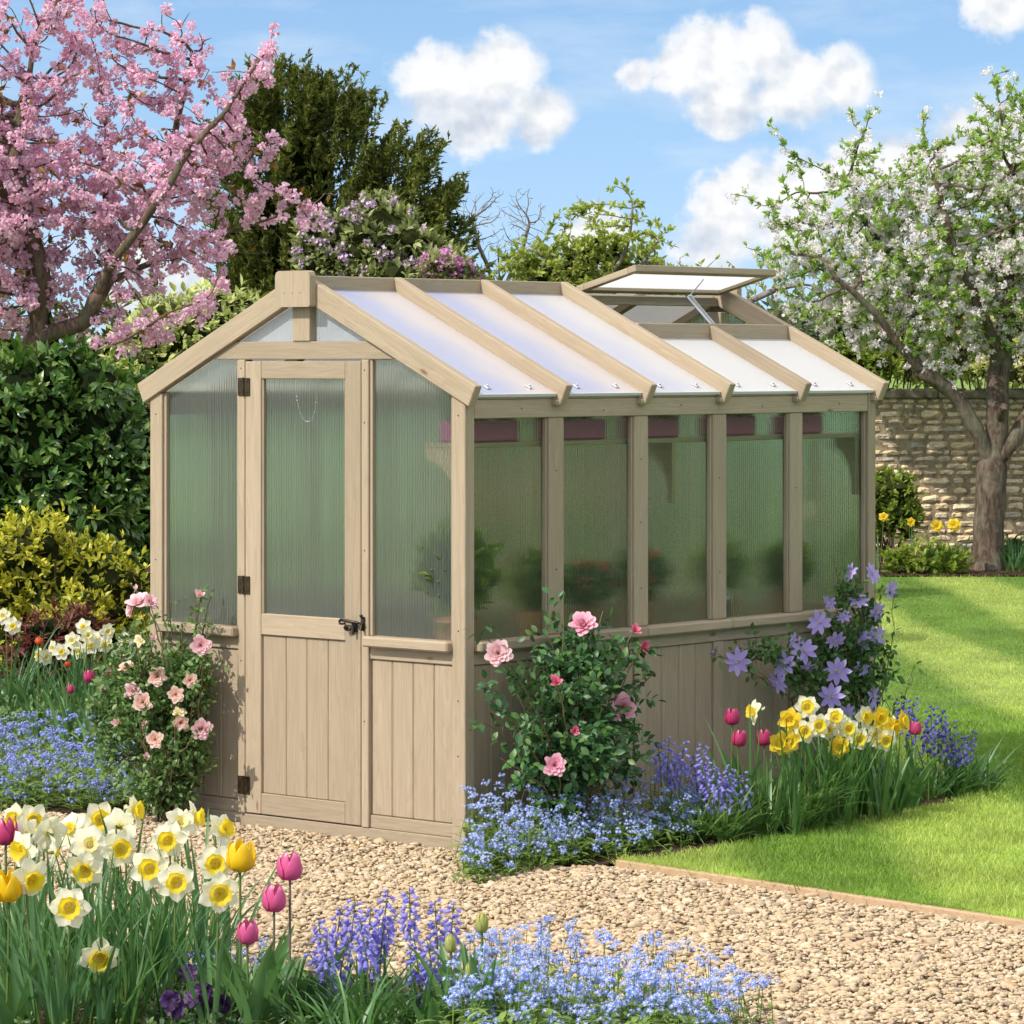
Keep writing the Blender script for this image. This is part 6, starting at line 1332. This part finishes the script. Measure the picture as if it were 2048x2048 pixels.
def clematis():
    r=rng(811); b=wallpt(1690,.12)[0]; root=empty('clematis','lilac flowered clematis climbing the far end of the long wall','clematis',tuple(b))
    F=[(975,370,1,-5,5,.0),(1128,378,.92,10,5,.0),(1110,440,.85,-30,-20,.02),(1197,335,1.,15,20,.0),(1250,243,.95,-15,15,0),(1300,297,.8,30,-25,0),(1380,302,1.,0,0,0),(1432,288,.95,30,-5,0),(1308,403,1.05,10,0,.05),(1287,487,.98,5,0,.08),(1428,490,.85,60,0,.05),(1355,72,.7,-50,20,0),(1425,78,.85,60,20,0),(1487,128,.8,60,-10,0),(1378,165,.85,20,50,0),(1440,203,.8,50,-20,0),(1283,172,.6,-30,-20,0),(1207,390,.6,20,-40,0),(1392,390,.75,50,0,.02),(1330,222,.6,0,40,0),(1160,300,.6,-60,20,0),(1345,545,.7,-20,10,.08),(1405,540,.75,30,-10,.08)]
    g=Geo(); P=[];D=[]
    for (x,y,s,yw,pt,do) in F+[(890,345,0,0,0,0),(1560,400,0,0,0,.1),(1290,20,0,0,0,0),(1000,300,0,0,0,0),(1060,345,0,0,0,0),(1460,370,0,0,0,0),(1340,100,0,0,0,0),(1190,480,0,0,0,0),(1300,60,0,0,0,0)]:
        px,py=z4(x,y); Y=ywall(px,.14+do)+max(0,px-1745)*.0006; e=at(px,py,Y)-b; c=curve((0,0,0),e,(r.normal(.05,.03),r.normal(0,.01),.06),14); c[1:-1]+=r.normal(0,.005,(12,3)); tube(g,c,np.linspace(.003,.0012,14),4)
        k=r.integers(5,14,8); P.append(c[k]+r.normal(0,.012,(8,3))); D.append(rdir(r,8)+np.array([-.1,-.5,.1]))
        if s: child('flower',CM['c'][r.integers(0,3)],root,e+np.array([-.01,-.055,0]),orient(facing(yw-12,pt),r.uniform(0,6)),s*1.18)
        elif x==890: child('flower',CM['d'][0],root,e,orient(facing(-80,30)),.75)
    def EE(x,y,rx,ry,w):
        px,py=z4(x,y); c=at(px,py,ywall(px,.12)+max(0,px-1745)*.0006)-b; k=.5942*13/FPX; n=int(620*w); u=rdir(r,n)*r.uniform(.1,1,(n,1))**.5; return c+u*np.array([rx*k,.05,ry*k])
    q=np.concatenate([EE(1330,340,110,110,.34),EE(1400,230,50,90,.10),EE(1330,460,110,70,.22),EE(1180,420,80,60,.16),EE(1050,350,90,30,.07),EE(1330,150,40,60,.05),EE(1420,430,50,60,.06)]); P.append(q); D.append(rdir(r,len(q))+np.array([-.1,-.6,.2]))
    g.build('stems',M['redstem'],root); P=np.concatenate(P);D=nrm(np.concatenate(D)); g=Geo(); bush_leaves(g,P,D,r,.030,0,3); g.build('foliage',M['cleaf'],root,True)
clematis()

# ---- left bed
r=rng(631); fp=cloudpts(r,330,-30,372,13.2,15.2,lambda px,Y,r:r.uniform(.10,.20,len(px)),lambda px,Y:(px<np.interp(Y,[13.2,14,15.2],[372,330,200])))
lo=cloudpts(r,1300,-20,365,13.1,14.6,lambda px,Y,r:r.uniform(.0,.12,len(px)),lambda px,Y:px>-50)
fp=np.concatenate([fp,cloudpts(r,150,-30,372,13.1,13.9,lambda px,Y,r:r.uniform(.05,.13,len(px)),lambda px,Y:px>-50)])
fmn_patch('forget_me_nots','carpet of deep blue forget-me-nots in the bed left of the greenhouse',fp,M['fmnd'],632,.0066,12,6,.045,low=lo)
G7='white daffodils in the bed left of the greenhouse'
LD=[((20,365),-15,'white daffodil at the left edge, upper of two'),((70,420),10,'white daffodil at the left edge, lower of two'),((400,500),-10,'white daffodil left of the middle in the rear left group'),((340,562),5,'white daffodil with yellow eye, low at the left of the rear group'),((298,545),-40,'white daffodil turned left in the rear left group'),((460,425),0,'topmost white daffodil of the rear left group'),((485,470),20,'white daffodil just under the topmost one'),((500,528),-5,'white daffodil in the centre of the rear left group'),((592,450),30,'white star shaped daffodil right of the topmost one'),((580,522),10,'white daffodil right of centre in the rear left group'),((432,560),-8,'lowest central white daffodil of the rear left group'),((692,495),15,'white daffodil near the roses, upper of a right hand pair'),((680,568),0,'white daffodil near the roses, lower of a right hand pair'),((212,580),-50,'white daffodil apart on the left, left of a low pair'),((252,592),40,'white daffodil apart on the left, right of a low pair'),((525,490),-20,'white daffodil tucked among the central ones')]
for i,(p,yw,lab) in enumerate(LD): daffodil(R3(*p,16.+rng(i).uniform(-.15,.15)),lab,G7,yw,5,'s',.80,70+i,7,leafmat_=M['strapb'],leaflen=1.05)
for i,(p,k,sc,lab) in enumerate((((493,695),'d',.85,'bright pink tulip in the bed left of the roses'),((595,675),'d',.70,'opened pink tulip just right of the bright one at left'),((390,765),'d',.6,'small half closed pink tulip above the blue carpet'),((215,500),'r',.8,'small red tulip among the dark red leaves at left'),((372,630),'r',.6,'orange red tulip under the white daffodils'))):
    tulip(R3(*p,14.9+.1*i),lab,'tulips in the bed left of the greenhouse',k,sc,50+i,.01,4,(rng(i).normal(0,.1),0),.28,None,.04)
for k,(x,Y,n,L,w,mt,lab) in enumerate(((30,16.2,50,.42,.013,'strapb','daffodil leaves at the left edge before the dark red leaves'),(65,16.,12,.30,.04,'tleaf','broad bright green leaves at the left behind the soil'),(150,15.8,60,.36,.011,'strapb','daffodil leaves left under the rear white group'),(190,15.9,80,.38,.011,'strapb','daffodil leaves in the middle under the rear white group'),(235,15.9,60,.36,.011,'strap','daffodil leaves near the roses under the rear white group'),(150,14.9,9,.30,.035,'tleaf','broad tulip leaves rising from the blue carpet'),(205,14.6,7,.26,.035,'tleaf','broad tulip leaves next to the rose bush'))):
    clump('leaf_clump',lab,'plant',0,0,n,L,w,M[mt],640+k,.09,(.03,.5),(.1,.8),'leafy clumps in the left bed',((x-1024)/FPX*Y,Y,0),.2,7)
shrub('red_acer','low dark red feathery leaved shrub between the golden shrub and the left daffodils','shrub',[(at(95,1262,16.7),(.15,.12,.09)),(at(60,1300,16.7),(.12,.12,.10)),(at(160,1248,16.8),(.12,.12,.07)),(at(100,1330,16.7),(.2,.12,.12))],M['acer'],LN,.05,360,652,6,.2,core=M['core'],cf=.6,up=.3)
r=rng(653); g=Geo(); P=cloudpts(r,1500,-20,330,14.9,17.6,lambda px,Y,r:r.uniform(.0,.14,len(px)),lambda px,Y:Y>15.2); bush_leaves(g,P,nrm(rdir(r,len(P))+np.array([0,-.2,.8])),r,.026,0,5); tag(g.build('ground_cover',M['rleafl'],None,False),'low green leaves filling the rear of the left bed','ground cover',kind='stuff')

# ================================================================ things inside the greenhouse
def inside(x,y,z=0.): return tuple(gh(x,y,z))
B=empty('staging_bench','slatted wooden staging bench inside the greenhouse along the long wall','bench',inside(.52,1.25),R(-40.85))
for k in range(6): bx('slat',-.17+k*.058,-.17+k*.058+.048,-1.05,1.05,.66,.675,'y',WOODIN,B)
for yy in (-1.0,0,1.0):
    for xx in (-.15,.12): bx('leg',xx,xx+.03,yy-.015,yy+.015,0,.6595,'z',WOODIN,B)
def potplant(x,y,z,h,w,lab,mat,seed,pot='terra',flower=None,n=260,size=.05,leaf=LM,cat='potted plant'):
    r=rng(seed); root=empty('potted_plant',lab,cat,inside(x,y,z)); g=Geo(); cyl(g,0,0,0,.11,.045,.06,0,20,.004); g.build('pot',M[pot],root,False)
    u=rdir(r,n)*r.uniform(.3,1,(n,1))**.5*np.array([w,w,h*.45])+np.array([0,0,.12+h*.45]); g=Geo(); rosettes(g,u,nrm(u-np.array([0,0,.1])),5,leaf,size,r,(.4,1.3),.03); g.build('foliage',mat,root,False)
    if flower:
        m=14; q=u[:26]*1.08; V,F,T=scatter(*diamond(.9,.1,.1),rdir(r,m)*.5,frames(rdir(r,m),rdir(r,m)),np.full(m,.6)); W,FF,TT=scatter(V,F,T,q,frames(rdir(r,len(q)),rdir(r,len(q))),.035); g=Geo(); g.add(W,FF,0,TT); g.build('flowers',M[flower],root,False)
GI='potted plants on the staging bench'
potplant(.60,.16,.676,.30,.10,'tall leafy pot plant in the near corner of the bench',M['lime'],901,n=110,size=.09,leaf=LW)
potplant(.50,.62,.676,.22,.12,'bushy green pot plant, second on the bench',M['lime'],902)
potplant(.52,.88,.676,.16,.11,'red flowered pot plant below the second pane',M['hedge'],903,flower='redflower')
potplant(.50,1.22,.676,.20,.12,'red flowered pot plant below the middle pane',M['hedge'],904,flower='redflower')
potplant(.48,1.72,.676,.22,.12,'green pot plant beside the metal bucket',M['lime'],905,n=150)
potplant(.52,2.1,.676,.20,.12,'leafy green pot plant at the rear of the bench',M['lime'],906)
bk=empty('bucket','small pale metal bucket on the bench near the pane above the clematis','bucket',inside(.66,1.56,.676)); g=Geo(); cyl(g,0,0,0,.115,.038,.048,0,24,.003); g.build('body',M['zinc'],bk,True); g=Geo(); a=np.linspace(0,PI,14); tube(g,np.stack([.05*np.cos(a),0*a,.105+.05*np.sin(a)],-1),.002,5); g.build('handle',STEEL,bk,True)
bk=empty('seed_tray','pale low seed tray on the bench under the second pane','tray',inside(.66,.72,.676),R(-40.85)); g=Geo(); chbox(g,-.07,.07,-.14,.14,0,.05,.004); g.build('tray_body',M['zinc'],bk,False)
for k,(y,L) in enumerate(((.24,.13),(.70,.15),(1.15,.13),(1.62,.13),(2.06,.12))):
    root=empty('trough_planter','magenta trough planter on the inside shelf, %s from the front'%['first','second','third','fourth','fifth'][k],'planter',inside(.64,y,1.4025),R(-40.85),'trough planters on the inside shelf'); g=Geo(); chbox(g,-.06,.06,-L,L,0,.075,.008); g.build('trough',M['potpink'],root,False)
    r=rng(920+k); u=r.uniform([-.05,-L,.07],[.05,L,.15],(90,3)); g=Geo(); rosettes(g,u,nrm(rdir(r,90)+np.array([0,0,1.])),5,LM,.045,r,(.4,1.3),.02); g.build('foliage',M['lime'],root,False)
# shrubs standing left behind the greenhouse, seen through the panes of the far side
FS='flowering shrubs behind the greenhouse'
for k,(x,Y,fm,lab) in enumerate(((-.9,17.2,'redflower','red flowered bush left behind the greenhouse seen through the door pane'),(-.35,18.6,'magenta','magenta flowered bush behind the greenhouse seen through the front panes'),(.9,19.6,'redflower','red flowered bush behind the greenhouse seen through the middle panes'),(1.35,20.8,'magenta','pink flowered bush behind the greenhouse seen through the rear panes'))):
    shrub('flowering_shrub',lab,'shrub',sublumps((x,Y,.62),(.42,.36,.62),7,rng(950+k)),M['hedge'],LM,.08,700,951+k,7,.12,core=M['core'],up=.3,flowers=(M[fm],26,.15,lambda P:P[:,1]<1e9),stems=False,group=FS)
